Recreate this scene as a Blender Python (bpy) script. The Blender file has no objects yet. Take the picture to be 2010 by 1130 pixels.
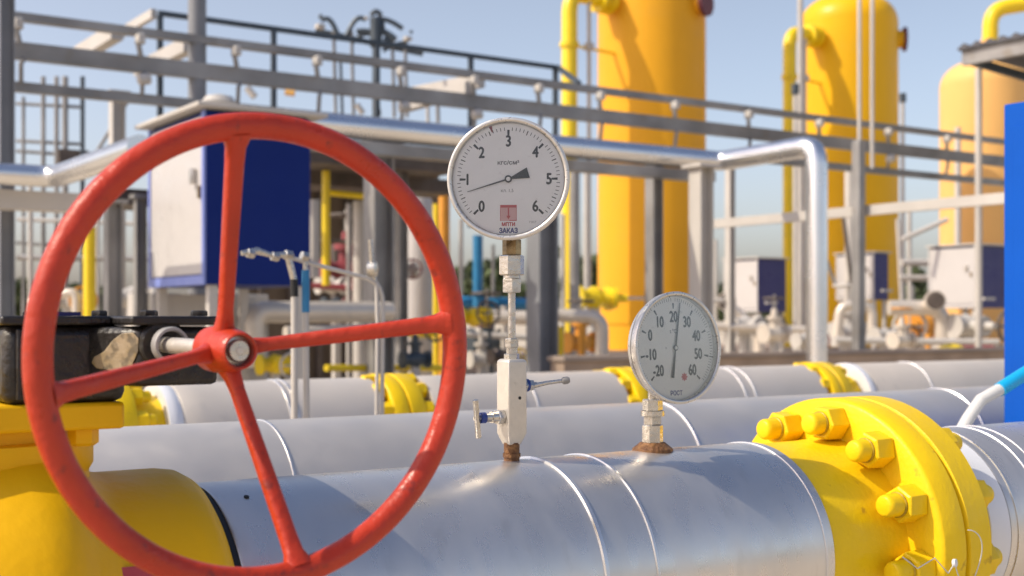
import bpy, math, random
from mathutils import Vector, Matrix
random.seed(7)
S = bpy.context.scene
COL = S.collection

# ------------------------------------------------------------------ camera
# world X runs along the pipelines, Y across them (away from the viewer), Z up
F, A, YH, H = 2519.0, 0.9751, 626.7, 1.0
SA, CA = math.sin(A), math.cos(A)
cam = bpy.data.objects.new('camera', bpy.data.cameras.new('camera'))
COL.objects.link(cam)
cam.location = (0, 0, H)
cam.rotation_euler = (math.pi/2, 0, A - math.pi/2)
cam.data.sensor_width = 36
cam.data.lens = 36*F/2010
cam.data.shift_y = (YH-565)/2010
cam.data.clip_start = 0.05
cam.data.clip_end = 5000
cam.data.dof.use_dof = True
cam.data.dof.focus_distance = 1.62
cam.data.dof.aperture_fstop = 6.3
S.camera = cam
S.render.resolution_x, S.render.resolution_y = 1024, 576
# ------------------------------------------------------------------ light
EL = math.radians(45)
sv = Vector((-0.958*math.cos(EL), 0.287*math.cos(EL), math.sin(EL)))
sun = bpy.data.objects.new('sun', bpy.data.lights.new('sun', 'SUN'))
COL.objects.link(sun)
sun.data.energy = 3.6
sun.data.angle = math.radians(0.5)
sun.data.color = (1, 0.89, 0.72)
sun.rotation_euler = sv.to_track_quat('Z', 'Y').to_euler()
sun.location = (-5, 3, 8)
W = bpy.data.worlds.new('World'); S.world = W; W.use_nodes = True
nt = W.node_tree
bg = nt.nodes['Background']
sky = nt.nodes.new('ShaderNodeTexSky'); sky.sky_type = 'NISHITA'; sky.sun_disc = False
sky.sun_elevation = EL
sky.sun_rotation = math.atan2(sv.x, sv.y)
sky.air_density = 1.0; sky.dust_density = 3.2; sky.ozone_density = 3.0
# the milky band of air towards the horizon
tcw = nt.nodes.new('ShaderNodeTexCoord'); sx = nt.nodes.new('ShaderNodeSeparateXYZ')
rampw = nt.nodes.new('ShaderNodeValToRGB'); mulw = nt.nodes.new('ShaderNodeVectorMath'); mulw.operation = 'MULTIPLY'
nt.links.new(tcw.outputs['Generated'], sx.inputs[0]); nt.links.new(sx.outputs[2], rampw.inputs[0])
rampw.color_ramp.elements[0].position = 0.0; rampw.color_ramp.elements[0].color = (1.85, 1.66, 1.66, 1)
rampw.color_ramp.elements[1].position = 0.75; rampw.color_ramp.elements[1].color = (0.80, 0.85, 0.95, 1)
em_ = rampw.color_ramp.elements.new(0.25); em_.color = (1.74, 1.40, 1.20, 1)
nt.links.new(sky.outputs[0], mulw.inputs[0]); nt.links.new(rampw.outputs[0], mulw.inputs[1])
nt.links.new(mulw.outputs[0], bg.inputs[0]); bg.inputs[1].default_value = 0.13
S.view_settings.view_transform = 'Standard'; S.view_settings.look = 'None'
S.view_settings.exposure = 0.27; S.view_settings.gamma = 1

# ------------------------------------------------------------------ placing helpers
def P(px, py, Y):                       # point of the vertical plane at Y seen at a pixel
    k = (px-1005)/F
    X = Y*(CA+k*SA)/(SA-k*CA)
    d = X*CA+Y*SA
    return Vector((X, Y, H-(py-YH)/F*d))
def PX(px, py, X):
    k = (px-1005)/F
    Y = X*(SA-k*CA)/(CA+k*SA)
    d = X*CA+Y*SA
    return Vector((X, Y, H-(py-YH)/F*d))
def D(px, py, d):
    r = (px-1005)/F*d
    return Vector((d*CA+r*SA, d*SA-r*CA, H-(py-YH)/F*d))
def dist(p): return p.x*CA+p.y*SA

# ------------------------------------------------------------------ materials
def mat(name, col, rough=0.5, metal=0.0, var=0.12, vscale=6, rvar=0.15, bump=0.0, bscale=40, col2=None, spots=0.0, spotscale=20, spotcol=(0.1,0.06,0.04), spec=0.5, coat=0, stretch=(1,1,1), thr=0.6):
    m = bpy.data.materials.new(name); m.use_nodes = True
    t = m.node_tree; n = t.nodes; L = t.links
    b = n['Principled BSDF']
    b.inputs['Metallic'].default_value = metal
    b.inputs['Specular IOR Level'].default_value = spec
    b.inputs['Coat Weight'].default_value = coat
    tc = n.new('ShaderNodeTexCoord'); mp = n.new('ShaderNodeMapping'); mp.inputs['Scale'].default_value = stretch
    L.new(tc.outputs['Object'], mp.inputs[0])
    nz = n.new('ShaderNodeTexNoise'); nz.inputs['Scale'].default_value = vscale; nz.inputs['Detail'].default_value = 6
    L.new(mp.outputs[0], nz.inputs['Vector'])
    cr = n.new('ShaderNodeValToRGB')
    c2 = col2 or tuple(c*(1-var*2) for c in col)
    cr.color_ramp.elements[0].position = 0.3; cr.color_ramp.elements[0].color = (*c2, 1)
    cr.color_ramp.elements[1].position = 0.65; cr.color_ramp.elements[1].color = (*col, 1)
    L.new(nz.outputs[0], cr.inputs[0])
    out = cr.outputs[0]
    if spots > 0:
        ns = n.new('ShaderNodeTexNoise'); ns.inputs['Scale'].default_value = spotscale; ns.inputs['Detail'].default_value = 8
        L.new(mp.outputs[0], ns.inputs['Vector'])
        rs = n.new('ShaderNodeMapRange'); rs.inputs[1].default_value = thr; rs.inputs[2].default_value = thr+0.1; rs.inputs[4].default_value = spots
        L.new(ns.outputs[0], rs.inputs[0])
        mx = n.new('ShaderNodeMix'); mx.data_type = 'RGBA'
        L.new(rs.outputs[0], mx.inputs[0]); L.new(out, mx.inputs[6]); mx.inputs[7].default_value = (*spotcol, 1)
        out = mx.outputs[2]
    L.new(out, b.inputs['Base Color'])
    nr = n.new('ShaderNodeTexNoise'); nr.inputs['Scale'].default_value = vscale*3.3; nr.inputs['Detail'].default_value = 5
    L.new(mp.outputs[0], nr.inputs['Vector'])
    mr = n.new('ShaderNodeMapRange'); mr.inputs[1].default_value = 0.3; mr.inputs[2].default_value = 0.7
    mr.inputs[3].default_value = max(0.02, rough-rvar); mr.inputs[4].default_value = min(1, rough+rvar)
    L.new(nr.outputs[0], mr.inputs[0]); L.new(mr.outputs[0], b.inputs['Roughness'])
    if bump > 0:
        nb = n.new('ShaderNodeTexNoise'); nb.inputs['Scale'].default_value = bscale; nb.inputs['Detail'].default_value = 4
        L.new(mp.outputs[0], nb.inputs['Vector'])
        bp = n.new('ShaderNodeBump'); bp.inputs['Strength'].default_value = bump; bp.inputs['Distance'].default_value = 0.01
        L.new(nb.outputs[0], bp.inputs['Height']); L.new(bp.outputs[0], b.inputs['Normal'])
    return m

M_clad = mat('cladding_aluminium', (0.72,0.69,0.65), 0.31, 0.76, var=0.06, vscale=5, rvar=0.08, bump=0.045, bscale=4, stretch=(2.0,0.9,0.9), spots=0.28, spotscale=14, spotcol=(0.50,0.47,0.43), thr=0.60)
M_cladmid = mat('cladding_aluminium_mid', (0.72,0.67,0.60), 0.38, 0.62, var=0.05, vscale=5, rvar=0.08, bump=0.03, bscale=4, spots=0.25, spotscale=10, spotcol=(0.5,0.47,0.43), thr=0.60)
M_cladbg = mat('cladding_aluminium_far', (0.72,0.645,0.55), 0.42, 0.35, var=0.07, vscale=3, rvar=0.08, bump=0.05, bscale=5, spots=0.3, spotscale=9, spotcol=(0.42,0.40,0.38), thr=0.62)
M_seam = mat('seam_band_metal', (0.72,0.72,0.72), 0.3, 0.8, var=0.05)
M_thread = mat('thread_yellow_worn', (0.55,0.36,0.02), 0.5, 0.2, var=0.2, vscale=60)
M_cap = mat('white_end_cap', (0.78,0.79,0.82), 0.45, 0.1, var=0.03)
M_yel = mat('yellow_valve_paint', (0.84,0.47,0.006), 0.42, 0, var=0.05, vscale=5, rvar=0.1, bump=0.08, bscale=75, spec=0.2, spots=0.5, spotscale=42, spotcol=(0.50,0.27,0.02), thr=0.70)
M_yel2 = mat('yellow_flange_paint', (0.90,0.60,0.006), 0.42, 0, var=0.06, vscale=9, rvar=0.12, bump=0.10, bscale=110, spec=0.3, spots=0.75, spotscale=38, spotcol=(0.42,0.24,0.02), thr=0.67)
M_ves = mat('vessel_paint', (0.80,0.39,0.020), 0.45, 0, spec=0.18, var=0.04, vscale=0.6, rvar=0.08, spots=0.3, spotscale=1.3, spotcol=(0.70,0.36,0.04), thr=0.62)
M_ves2 = mat('vessel_paint_lemon', (0.84,0.46,0.008), 0.42, 0, spec=0.22, var=0.04, vscale=0.6, rvar=0.08, spots=0.3, spotscale=1.3, spotcol=(0.72,0.42,0.03), thr=0.62)
M_ves3 = mat('vessel_paint_pale', (0.86,0.50,0.17), 0.5, 0, spec=0.2, var=0.04, vscale=0.6, rvar=0.08)
M_yp = mat('yellow_pipe_paint', (0.86,0.62,0.01), 0.4, 0, var=0.08, vscale=2)
M_red = mat('handwheel_red', (0.50,0.040,0.014), 0.40, 0, var=0.10, vscale=14, rvar=0.14, bump=0.20, bscale=90, spec=0.4, spots=0.85, spotscale=75, spotcol=(0.22,0.03,0.02), thr=0.615)
M_redbg = mat('valve_red', (0.26,0.045,0.055), 0.5)
M_black = mat('gearbox_black', (0.020,0.017,0.015), 0.38, 0.1, var=0.2, vscale=18, rvar=0.15, bump=0.3, bscale=90, spots=0.55, spotscale=17, spotcol=(0.10,0.085,0.05), thr=0.6)
M_sunpatch = mat('sunlit_worn_patch', (0.36,0.28,0.18), 0.6, 0, var=0.25, vscale=40, col2=(0.20,0.14,0.05), bump=0.2, bscale=90, spots=0.95, spotscale=55, spotcol=(0.12,0.095,0.06), thr=0.52)  # beige stands for sunlight on the casting; dark spots break it up
M_steel = mat('stainless_steel', (0.60,0.57,0.52), 0.30, 0.9, var=0.12, vscale=60, rvar=0.1, bump=0.08, bscale=160, spots=0.45, spotscale=120, spotcol=(0.30,0.26,0.22), thr=0.62)
M_steelm = mat('machined_block', (0.62,0.58,0.52), 0.42, 0.5, var=0.05, vscale=60, rvar=0.08, spots=0.3, spotscale=150, spotcol=(0.42,0.38,0.32), thr=0.62)
M_rust = mat('rusty_nipple', (0.26,0.13,0.05), 0.6, 0.4, var=0.3, vscale=110, col2=(0.10,0.04,0.02), bump=0.4, bscale=200)
M_brass = mat('brass_neck', (0.38,0.27,0.13), 0.35, 0.8, var=0.3, vscale=70, col2=(0.10,0.07,0.04))
M_bezel = mat('bezel_steel', (0.64,0.62,0.58), 0.34, 0.7, var=0.06, vscale=50, rvar=0.12, bump=0.05, bscale=90, spots=0.35, spotscale=60, spotcol=(0.48,0.43,0.36), thr=0.60)
M_dial = mat('dial_white', (0.90,0.90,0.90), 0.5, 0, var=0.02, vscale=30, spots=0.25, spotscale=130, spotcol=(0.45,0.44,0.42), thr=0.64)
M_dial2 = mat('dial_grey', (0.84,0.84,0.79), 0.5, 0, var=0.03, vscale=30, spots=0.3, spotscale=130, spotcol=(0.40,0.40,0.38), thr=0.62)
M_ink = mat('dial_ink', (0.02,0.022,0.026), 0.6, 0, var=0)
M_inkg = mat('dial_ink_grey', (0.16,0.16,0.17), 0.6, 0, var=0)
M_inkr = mat('emblem_red', (0.50,0.07,0.08), 0.6, 0, var=0)
M_inkp = mat('emblem_pink', (0.68,0.42,0.42), 0.6, 0, var=0)
M_inkb = mat('emblem_blue', (0.05,0.07,0.24), 0.6, 0, var=0)
M_rub = mat('black_rubber', (0.012,0.012,0.012), 0.6, 0, var=0.1)
M_bluebolt = mat('blue_sleeve', (0.02,0.05,0.25), 0.4)
M_bluebg = mat('blue_pipe_paint', (0.02,0.20,0.42), 0.45)
M_blue = mat('cabinet_blue', (0.0015,0.016,0.15), 0.42, 0, spec=0.18, var=0.05, vscale=1.5)
M_bluel = mat('cabinet_bright_blue', (0.002,0.08,0.44), 0.45, 0, spec=0.12, var=0.06, vscale=3)
M_navy = mat('cabinet_navy', (0.022,0.022,0.13), 0.42, 0, var=0.05, vscale=1.5)
M_white = mat('cabinet_white', (0.50,0.48,0.47), 0.4, 0, var=0.03, vscale=2)
M_trim = mat('cabinet_trim', (0.20,0.26,0.62), 0.4, 0, var=0.03)
M_grey = mat('grey_steel_paint', (0.23,0.24,0.26), 0.5, 0.1, var=0.15, vscale=2)
M_rail = mat('galvanised_rail', (0.34,0.33,0.32), 0.45, 0.25, var=0.25, vscale=1.6, spots=0.4, spotscale=4, spotcol=(0.20,0.15,0.09))
M_lgrey = mat('light_grey_paint', (0.52,0.49,0.45), 0.5, 0, var=0.08, vscale=2)
M_dark = mat('dark_steel', (0.06,0.08,0.10), 0.5, 0.2, var=0.1)
M_brown = mat('dark_brown_steel', (0.12,0.095,0.08), 0.6, 0, var=0.2)
M_maroon = mat('maroon_cover', (0.12,0.012,0.02), 0.5)
M_conc = mat('kerb_concrete', (0.34,0.27,0.22), 0.85, 0, var=0.15, vscale=1.5, bump=0.3, bscale=8)
M_ground = mat('sandy_gravel', (0.60,0.51,0.39), 0.95, 0, var=0.15, vscale=0.8, bump=0.5, bscale=25, spots=0.4, spotscale=12, spotcol=(0.30,0.25,0.20), thr=0.55)
M_cyan = mat('cyan_sleeve', (0.01,0.38,0.72), 0.35, 0, var=0.05)
M_hose = mat('pale_conduit', (0.62,0.62,0.60), 0.5, 0, var=0.08)
M_leaf = mat('foliage_far', (0.09,0.12,0.045), 0.8, 0, var=0.3, vscale=0.7)
M_bark = mat('bark', (0.10,0.075,0.05), 0.9, 0)
M_roof = mat('canopy_sheet', (0.10,0.10,0.11), 0.5, 0.3, var=0.2)
M_lamp = mat('lamp_glass', (0.75,0.72,0.66), 0.2, 0)
M_orange = mat('orange_paint', (0.75,0.32,0.03), 0.45)

M_cladsky = mat('cladding_bright', (0.80,0.80,0.80), 0.24, 0.92, var=0.04, vscale=2, rvar=0.05, bump=0.03, bscale=4)
def glass_mat():
    m = bpy.data.materials.new('gauge_glass'); m.use_nodes = True
    t = m.node_tree; n = t.nodes; L = t.links
    n.remove(n['Principled BSDF'])
    o = n['Material Output']
    tr = n.new('ShaderNodeBsdfTransparent'); gl = n.new('ShaderNodeBsdfGlossy'); gl.inputs['Roughness'].default_value = 0.06
    nz = n.new('ShaderNodeTexNoise'); nz.inputs['Scale'].default_value = 60
    mr = n.new('ShaderNodeMapRange'); mr.inputs[3].default_value = 0.04; mr.inputs[4].default_value = 0.14
    L.new(nz.outputs[0], mr.inputs[0]); L.new(mr.outputs[0], gl.inputs['Roughness'])
    fr = n.new('ShaderNodeFresnel'); fr.inputs['IOR'].default_value = 1.45
    mx = n.new('ShaderNodeMixShader')
    L.new(fr.outputs[0], mx.inputs[0]); L.new(tr.outputs[0], mx.inputs[1]); L.new(gl.outputs[0], mx.inputs[2])
    L.new(mx.outputs[0], o.inputs[0])
    return m
M_glass = glass_mat()

# ------------------------------------------------------------------ mesh helpers
def basis(ax):
    ax = Vector(ax).normalized()
    r = Vector((0,0,1)) if abs(ax.z) < 0.9 else Vector((1,0,0))
    u = r.cross(ax).normalized(); w = ax.cross(u)
    return ax, u, w
class MB:
    def __init__(s): s.v = []; s.f = []
    def add(s, vs, fs):
        o = len(s.v); s.v += [Vector(v) for v in vs]; s.f += [[o+i for i in f] for f in fs]; return s
    def box(s, a, b):
        x0,y0,z0 = a; x1,y1,z1 = b
        return s.add([(x0,y0,z0),(x1,y0,z0),(x1,y1,z0),(x0,y1,z0),(x0,y0,z1),(x1,y0,z1),(x1,y1,z1),(x0,y1,z1)],
            [(3,2,1,0),(4,5,6,7),(0,1,5,4),(1,2,6,5),(2,3,7,6),(3,0,4,7)])
    def beam(s, p, q, w, h):           # rectangular bar: w sideways, h in the upright sense
        p, q = Vector(p), Vector(q); ax, u, v = basis(q-p)
        vs = [e+u*a*w/2+v*b*h/2 for e in (p,q) for a,b in ((-1,-1),(1,-1),(1,1),(-1,1))]
        return s.add(vs, [(3,2,1,0),(4,5,6,7),(0,1,5,4),(1,2,6,5),(2,3,7,6),(3,0,4,7)])
    def prism(s, pts, off):
        n = len(pts); off = Vector(off)
        vs = [Vector(p) for p in pts]+[Vector(p)+off for p in pts]
        return s.add(vs, [tuple(range(n))[::-1], tuple(range(n,2*n))]+[(i,(i+1)%n,n+(i+1)%n,n+i) for i in range(n)])
    def lathe(s, o, ax, prof, n=48, a0=0.0, caps=True):   # prof: (distance along axis, radius)
        ax, u, w = basis(ax); o = Vector(o); vs = []; fs = []
        for (t, r) in prof:
            for i in range(n):
                a = a0+2*math.pi*i/n
                vs.append(o+ax*t+(u*math.cos(a)+w*math.sin(a))*r)
        m = len(prof)
        for j in range(m-1):
            for i in range(n):
                k = (i+1)%n
                fs.append((j*n+i, j*n+k, (j+1)*n+k, (j+1)*n+i))
        if caps:
            fs.append(tuple(range(n))[::-1]); fs.append(tuple((m-1)*n+i for i in range(n)))
        return s.add(vs, fs)
    def cyl(s, p, q, r, n=24, r2=None, a0=0.0):
        p, q = Vector(p), Vector(q)
        return s.lathe(p, q-p, [(0,r),((q-p).length, r if r2 is None else r2)], n, a0)
    def hexp(s, p, q, r, bev=0.12, a0=0.0):
        p, q = Vector(p), Vector(q); L = (q-p).length; b = r*bev
        return s.lathe(p, q-p, [(0,r*(1-bev)),(b,r),(L-b,r),(L,r*(1-bev))], 6, a0)
    def tube(s, pts, r, n=16, caps=True, closed=False):
        pts = [Vector(p) for p in pts]; m = len(pts); vs = []; fs = []
        rr = r if isinstance(r, (list,tuple)) else [r]*m
        u = None
        for i in range(m):
            if closed: t = pts[(i+1)%m]-pts[i-1]
            else: t = pts[min(i+1,m-1)]-pts[max(i-1,0)]
            t.normalize()
            if u is None: _, u, w = basis(t)
            else:
                u = (u-t*u.dot(t)).normalized()
            w = t.cross(u)
            for k in range(n):
                a = 2*math.pi*k/n
                vs.append(pts[i]+(u*math.cos(a)+w*math.sin(a))*rr[i])
        for j in range(m if closed else m-1):
            jj = (j+1)%m
            for i in range(n):
                k = (i+1)%n
                fs.append((j*n+i, j*n+k, jj*n+k, jj*n+i))
        if caps and not closed:
            fs.append(tuple(range(n))[::-1]); fs.append(tuple((m-1)*n+i for i in range(n)))
        return s.add(vs, fs)
    def torus(s, c, ax, R, r, N=64, n=16, arc=None):
        ax, u, w = basis(ax); c = Vector(c)
        return s.tube([c+(u*math.cos(2*math.pi*i/N)+w*math.sin(2*math.pi*i/N))*R for i in range(N)], r, n, closed=True)
    def build(s, name, m, parent=None, smooth=35, bevel=0.0, loc=None):
        me = bpy.data.meshes.new(name)
        if parent is not None: off = parent['_o']
        else: off = loc if loc is not None else tuple(sum(v[i] for v in s.v)/len(s.v) for i in range(2))+(min(v.z for v in s.v),)
        O = Vector(off)
        me.from_pydata([tuple(v-O) for v in s.v], [], s.f)
        me.update()
        me.materials.append(m)
        if smooth:
            me.polygons.foreach_set('use_smooth', [True]*len(me.polygons))
            me.set_sharp_from_angle(angle=math.radians(smooth))
        o = bpy.data.objects.new(name, me); COL.objects.link(o)
        if parent is not None: o.parent = parent
        else: o.location = O
        o['_o'] = tuple(O)
        if bevel:
            b = o.modifiers.new('bevel', 'BEVEL'); b.width = bevel; b.segments = 2; b.limit_method = 'ANGLE'; b.angle_limit = math.radians(40)
        return o
def thing(name, label, cat, loc, group=None):
    o = bpy.data.objects.new(name, None); COL.objects.link(o)
    o.location = loc; o.empty_display_size = 0.1
    o['_o'] = tuple(loc); return tag(o, label, cat, group)
def tag(o, label=None, cat=None, group=None, kind=None):
    if label: o['label'] = label
    if cat: o['category'] = cat
    if group: o['group'] = group
    if kind: o['kind'] = kind
    return o
def copy_tree(o, parent=None):
    c = o.copy(); COL.objects.link(c); c.parent = parent
    for ch in list(o.children): copy_tree(ch, c)
    return c
def elbow(p, q, r, R, n=7):             # corner q between p and r rounded with radius R
    p, q, r = Vector(p), Vector(q), Vector(r)
    a = (p-q).normalized(); b = (r-q).normalized()
    return [q+a*R*(1-t)**2+b*R*t**2 for t in [i/(n-1) for i in range(n)]]
def path(pts, R):
    out = [Vector(pts[0])]
    for i in range(1, len(pts)-1): out += elbow(pts[i-1], pts[i], pts[i+1], R)
    return out+[Vector(pts[-1])]

# ------------------------------------------------------------------ ground
g = MB().add([(-1500,-1500,0),(1500,-1500,0),(1500,1500,0),(-1500,1500,0)], [(0,1,2,3)]).build('ground', M_ground, smooth=0, loc=(0,0,0))
tag(g, kind='structure')
k0, k1 = P(300,690,20.0), P(2300,690,20.0)
k = MB().box((k0.x-6, 19.6, 0), (k1.x+8, 20.0, 0.36)).box((k0.x-6,20.0,0),(k1.x+8,26,0.33)).build('raised_pavement', M_conc, smooth=0, loc=(k0.x,20,0))
tag(k, kind='structure')

# ------------------------------------------------------------------ foreground pipeline
R, YP, ZP = 0.16, 1.41, H-0.347
ax = Vector((1,0,0))
def ring(m, x, r0, r1, w, n=96, yp=YP, zp=ZP):   # raised bead
    m.lathe((x-w/2, yp, zp), ax, [(0,r0),(w*0.2,r1),(w*0.8,r1),(w,r0)], n, caps=False); return m
def insulated(name, label, group, yp, x0, x1, seams, zp=ZP, r=R, m=M_clad, capped=True):
    t = thing(name, label, 'pipe', (x0, yp, zp), group)
    xs = [x0+(x1-x0)*i/10 for i in range(11)]
    b = MB(); b.lathe((0,yp,zp), ax, [(x0,r*0.94),(x0+0.0005,r-0.002),(x0+0.004,r)]+[(x,r) for x in xs[1:-1]]+[(x1-0.004,r),(x1,r-0.003)], 128)
    b.build('cladding', m, t)
    for (x, w, h) in seams:
        ring(MB(), x, r-0.001, r+h, w, 128, yp, zp).build('seam_band', M_seam, t)
    return t
pa = insulated('insulated_pipe', 'silver clad pipe in front carrying both gauges, between yellow valve and big yellow flange', 'silver insulated pipes', YP, 0.522, 1.405,
    [(0.992,0.009,0.0028),(1.0745,0.006,0.002),(1.385,0.004,0.0015)])
q = P(511,960,1.30); q = Vector((q.x+0.005, YP-R*math.sin(0.38), ZP+R*math.cos(0.38)))
MB().cyl(q, q+Vector((0,-0.36,0.93))*0.0015, 0.003, 16).build('rivet', M_rub, pa)
# overlap seam running along the cladding, with rivets
lap = MB()
lap.box((0.60,YP+0.118,ZP+0.107),(0.985,YP+0.121,ZP+0.1095))
lap.build('lap_seam', M_seam, pa)

pb = insulated('insulated_pipe', 'silver clad pipe at the right edge beyond the big yellow flange', 'silver insulated pipes', YP, 1.815, 7.5,
    [(1.83,0.004,0.002),(1.90,0.006,0.0016),(1.93,0.004,0.0012),(3.0,0.006,0.002)])
MB().lathe((1.775,YP,ZP), ax, [(0,0.135),(0.0,0.150),(0.038,0.1585)], 96, caps=True).build('end_cap', M_cap, pb)

# black rubber gap ring at the valve end is part of the valve
pm = insulated('insulated_pipe', 'middle silver clad pipe running behind the pipe with the gauges', 'silver insulated pipes', 2.227, 0.05, 14.0,
    [(1.905,0.008,0.003),(2.9,0.008,0.002),(0.95,0.006,0.002),(4.6,0.008,0.002)], m=M_cladmid)
YB = 3.7
xb = [P(290,790,YB).x, P(706,780,YB).x, P(820,780,YB).x, P(1195,760,YB).x, P(1268,760,YB).x, P(1578,745,YB).x, P(1652,745,YB).x]
def cap(t, x, yp, s=1):
    MB().lathe((x,yp,ZP), (s,0,0), [(0,0.160),(0.012,0.163),(0.03,0.163),(0.05,0.150),(0.05,0.09)], 64, caps=True).build('end_cap', M_cap, t)
segs = [(xb[0]+0.06, xb[1]+0.02, 'farthest silver clad pipe, its left run seen through the red wheel'), (xb[2]-0.02, xb[3]-0.02, 'farthest silver clad pipe, run behind the big pressure gauge stem'),
        (xb[4]+0.02, xb[5]-0.02, 'farthest silver clad pipe, run behind the small round thermometer'), (xb[6]+0.05, 14.0, 'farthest silver clad pipe, right run ending behind the blue panel')]
for i,(a,b,l) in enumerate(segs):
    t = insulated('insulated_pipe', l, 'silver insulated pipes', YB, a, b, [(a+0.35,0.008,0.003),((a+b)/2,0.008,0.003)], m=M_cladbg)
    if i in (0,2,3): cap(t, a-0.045, YB)

# ------------------------------------------------------------------ flanges
def flange(x, yp, label, s=1.0, m=M_yel2, th0=-0.418):
    # x : front face of the first disc, s : radial scale
    t = thing('pipe_flange', label, 'flange', (x, yp, ZP), 'yellow bolted pipe flanges')
    O = (x,yp,ZP)
    MB().lathe(O, ax, [(-0.16,0.156*s),(-0.05,0.1565*s),(-0.012,0.158*s),(0.004,0.160*s)], 96).build('neck', m, t)
    MB().lathe(O, ax, [(0,0.15*s),(0,0.215*s),(0.003,0.2195*s),(0.006,0.2215*s),(0.052,0.2215*s),(0.0555,0.219*s)], 128).build('flange_disc', m, t)
    MB().lathe((x+0.0555,yp,ZP), ax, [(0,0.205*s),(0.005,0.205*s)], 64).build('gasket', M_rub, t)
    MB().lathe((x+0.0605,yp,ZP), ax, [(0,0.215*s),(0.003,0.2215*s),(0.052,0.2215*s),(0.056,0.2185*s),(0.056,0.15*s)], 128).build('flange_disc', m, t)
    MB().lathe((x+0.11,yp,ZP), ax, [(0,0.160*s),(0.015,0.156*s),(0.05,0.148*s),(0.14,0.146*s)], 96).build('neck', m, t)
    for i in range(12):
        a = th0+i*math.pi/6
        c = Vector((x, yp-0.1855*s*math.sin(a), ZP+0.1855*s*math.cos(a)))
        e = random.uniform(-0.004,0.004)
        sd = MB().lathe(c, ax, [(-0.067+e,0.0115),(-0.0655+e,0.0145),(-0.062+e,0.0165),(-0.058+e,0.017),(0.168+e,0.017),(0.175+e,0.0145),(0.178+e,0.010)], 24).build('stud', m, t)
        an = random.uniform(0,1)
        MB().lathe(c, ax, [(-0.038,0.0235),(-0.036,0.0275),(-0.0015,0.0285)], 6, a0=an, caps=True).build('nut', m, sd, smooth=25, bevel=0.0010)
        if s == 1.0: MB().lathe(c, ax, [(-0.0415,0.0178),(-0.0405,0.0190),(-0.0385,0.0190)], 24).build('thread_ring', M_thread, sd)
        MB().lathe(c, ax, [(0.1185,0.0285),(0.149,0.0275),(0.152,0.022)], 6, a0=an+0.5).build('nut', m, sd, smooth=25, bevel=0.0010)
    return t
fl = flange(1.562, YP, 'big yellow bolted flange on the front pipe at lower right')
# the wire seal looped through the lower studs
w = []
c0 = Vector((1.60, YP-0.222, ZP+0.03))
for i in range(26):
    a = i/25*math.pi*1.5
    w.append(c0+Vector((0.03*math.sin(a)*1.0, -0.012-0.006*math.sin(a*2), -0.035+0.045*math.cos(a))))
MB().tube(w, 0.0009, 6).build('seal_wire', M_hose, fl)
c1 = w[-1]
MB().tube([c1, c1+Vector((-0.02,-0.004,-0.012)), c1+Vector((-0.045,0.0,0.012)), c1+Vector((-0.07,0.01,-0.002)), c1+Vector((-0.09,0.02,0.015))], 0.0009, 6).build('seal_wire', M_hose, fl)
MB().lathe(c1, (0.3,-1,0.1), [(-0.003,0.004),(-0.002,0.006),(0.002,0.006),(0.003,0.004)], 20).build('lead_seal', M_cap, fl)
for (xa, xc, l) in ((xb[1]+0.09, 0, 'far yellow flange low inside the red wheel, in shade'), (xb[3]+0.06, 0, 'far yellow flange just left of the small round thermometer'), (xb[5]+0.05, 0, 'far yellow flange above the big front flange')):
    flange(xa-0.05, YB, l, s=0.77, th0=random.uniform(-.5,0))
# far flange piece at left end of the far pipe
flange(xb[0]-0.20, YB, 'far yellow flange beside the black gearbox at left', s=0.85)

# ------------------------------------------------------------------ ball valve
V = thing('ball_valve', 'large yellow ball valve body under the black gearbox at lower left', 'valve', (0.24, YP, ZP))
prof = [(-0.60,0.16),(-0.52,0.18),(0.0,0.18),(0.06,0.185),(0.12,0.196),(0.18,0.211),(0.23,0.223),(0.27,0.2315),(0.305,0.2355),(0.33,0.233),(0.35,0.222),(0.365,0.207),(0.38,0.192),(0.395,0.1835),(0.41,0.180),(0.478,0.180),(0.495,0.1775),(0.508,0.170),(0.514,0.160)]
MB().lathe((0,YP,ZP), ax, prof, 128).build('body', M_yel, V, smooth=50)
MB().lathe((0,YP,ZP), ax, [(0.514,0.157),(0.522,0.157)], 96).build('gasket', M_rub, V)
MB().lathe((0.285,YP,0), (0,0,1), [(ZP+0.1,0.122),(0.842,0.112),(0.850,0.1165),(0.876,0.1165),(0.878,0.105),(0.8902,0.105)], 96).build('neck', M_yel, V)
XP = P(246,820,1.285).x
MB().box((0.12,1.285,0.8905),(XP,1.55,0.9175)).build('bracket_plate', M_yel, V, bevel=0.004)
for bx_,by_ in ((XP-0.034,1.312),(XP-0.034,1.52),(0.16,1.312),(0.16,1.52)):
    MB().lathe((bx_,by_,0), (0,0,1), [(0.873,0.0105),(0.876,0.0150),(0.890,0.0150)], 6, a0=0.3).build('nut', M_yel, V)
c = Vector((0.375, YP-0.02, ZP+0.175))
MB().lathe((0.395,YP+0.06,ZP+0.165), (0,0.1,1), [(0,0.018),(0.016,0.018),(0.026,0.012),(0.03,0.005)], 16).build('plug', M_yel, V)
# red warning plate wrapped on the body
vs=[]; fs=[]
for j in range(7):
    for i2 in (0,1):
        a = 0.98+j*0.05
        vs.append((0.36+i2*0.085, YP-0.1835*math.sin(a)*(1.03 if i2==0 else 1), ZP+0.1835*math.cos(a)*(1.03 if i2==0 else 1)))
for j in range(6): fs.append((2*j,2*j+1,2*j+3,2*j+2))
MB().add(vs,fs).build('warning_plate', M_inkr, V)

YM = 1.285
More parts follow.
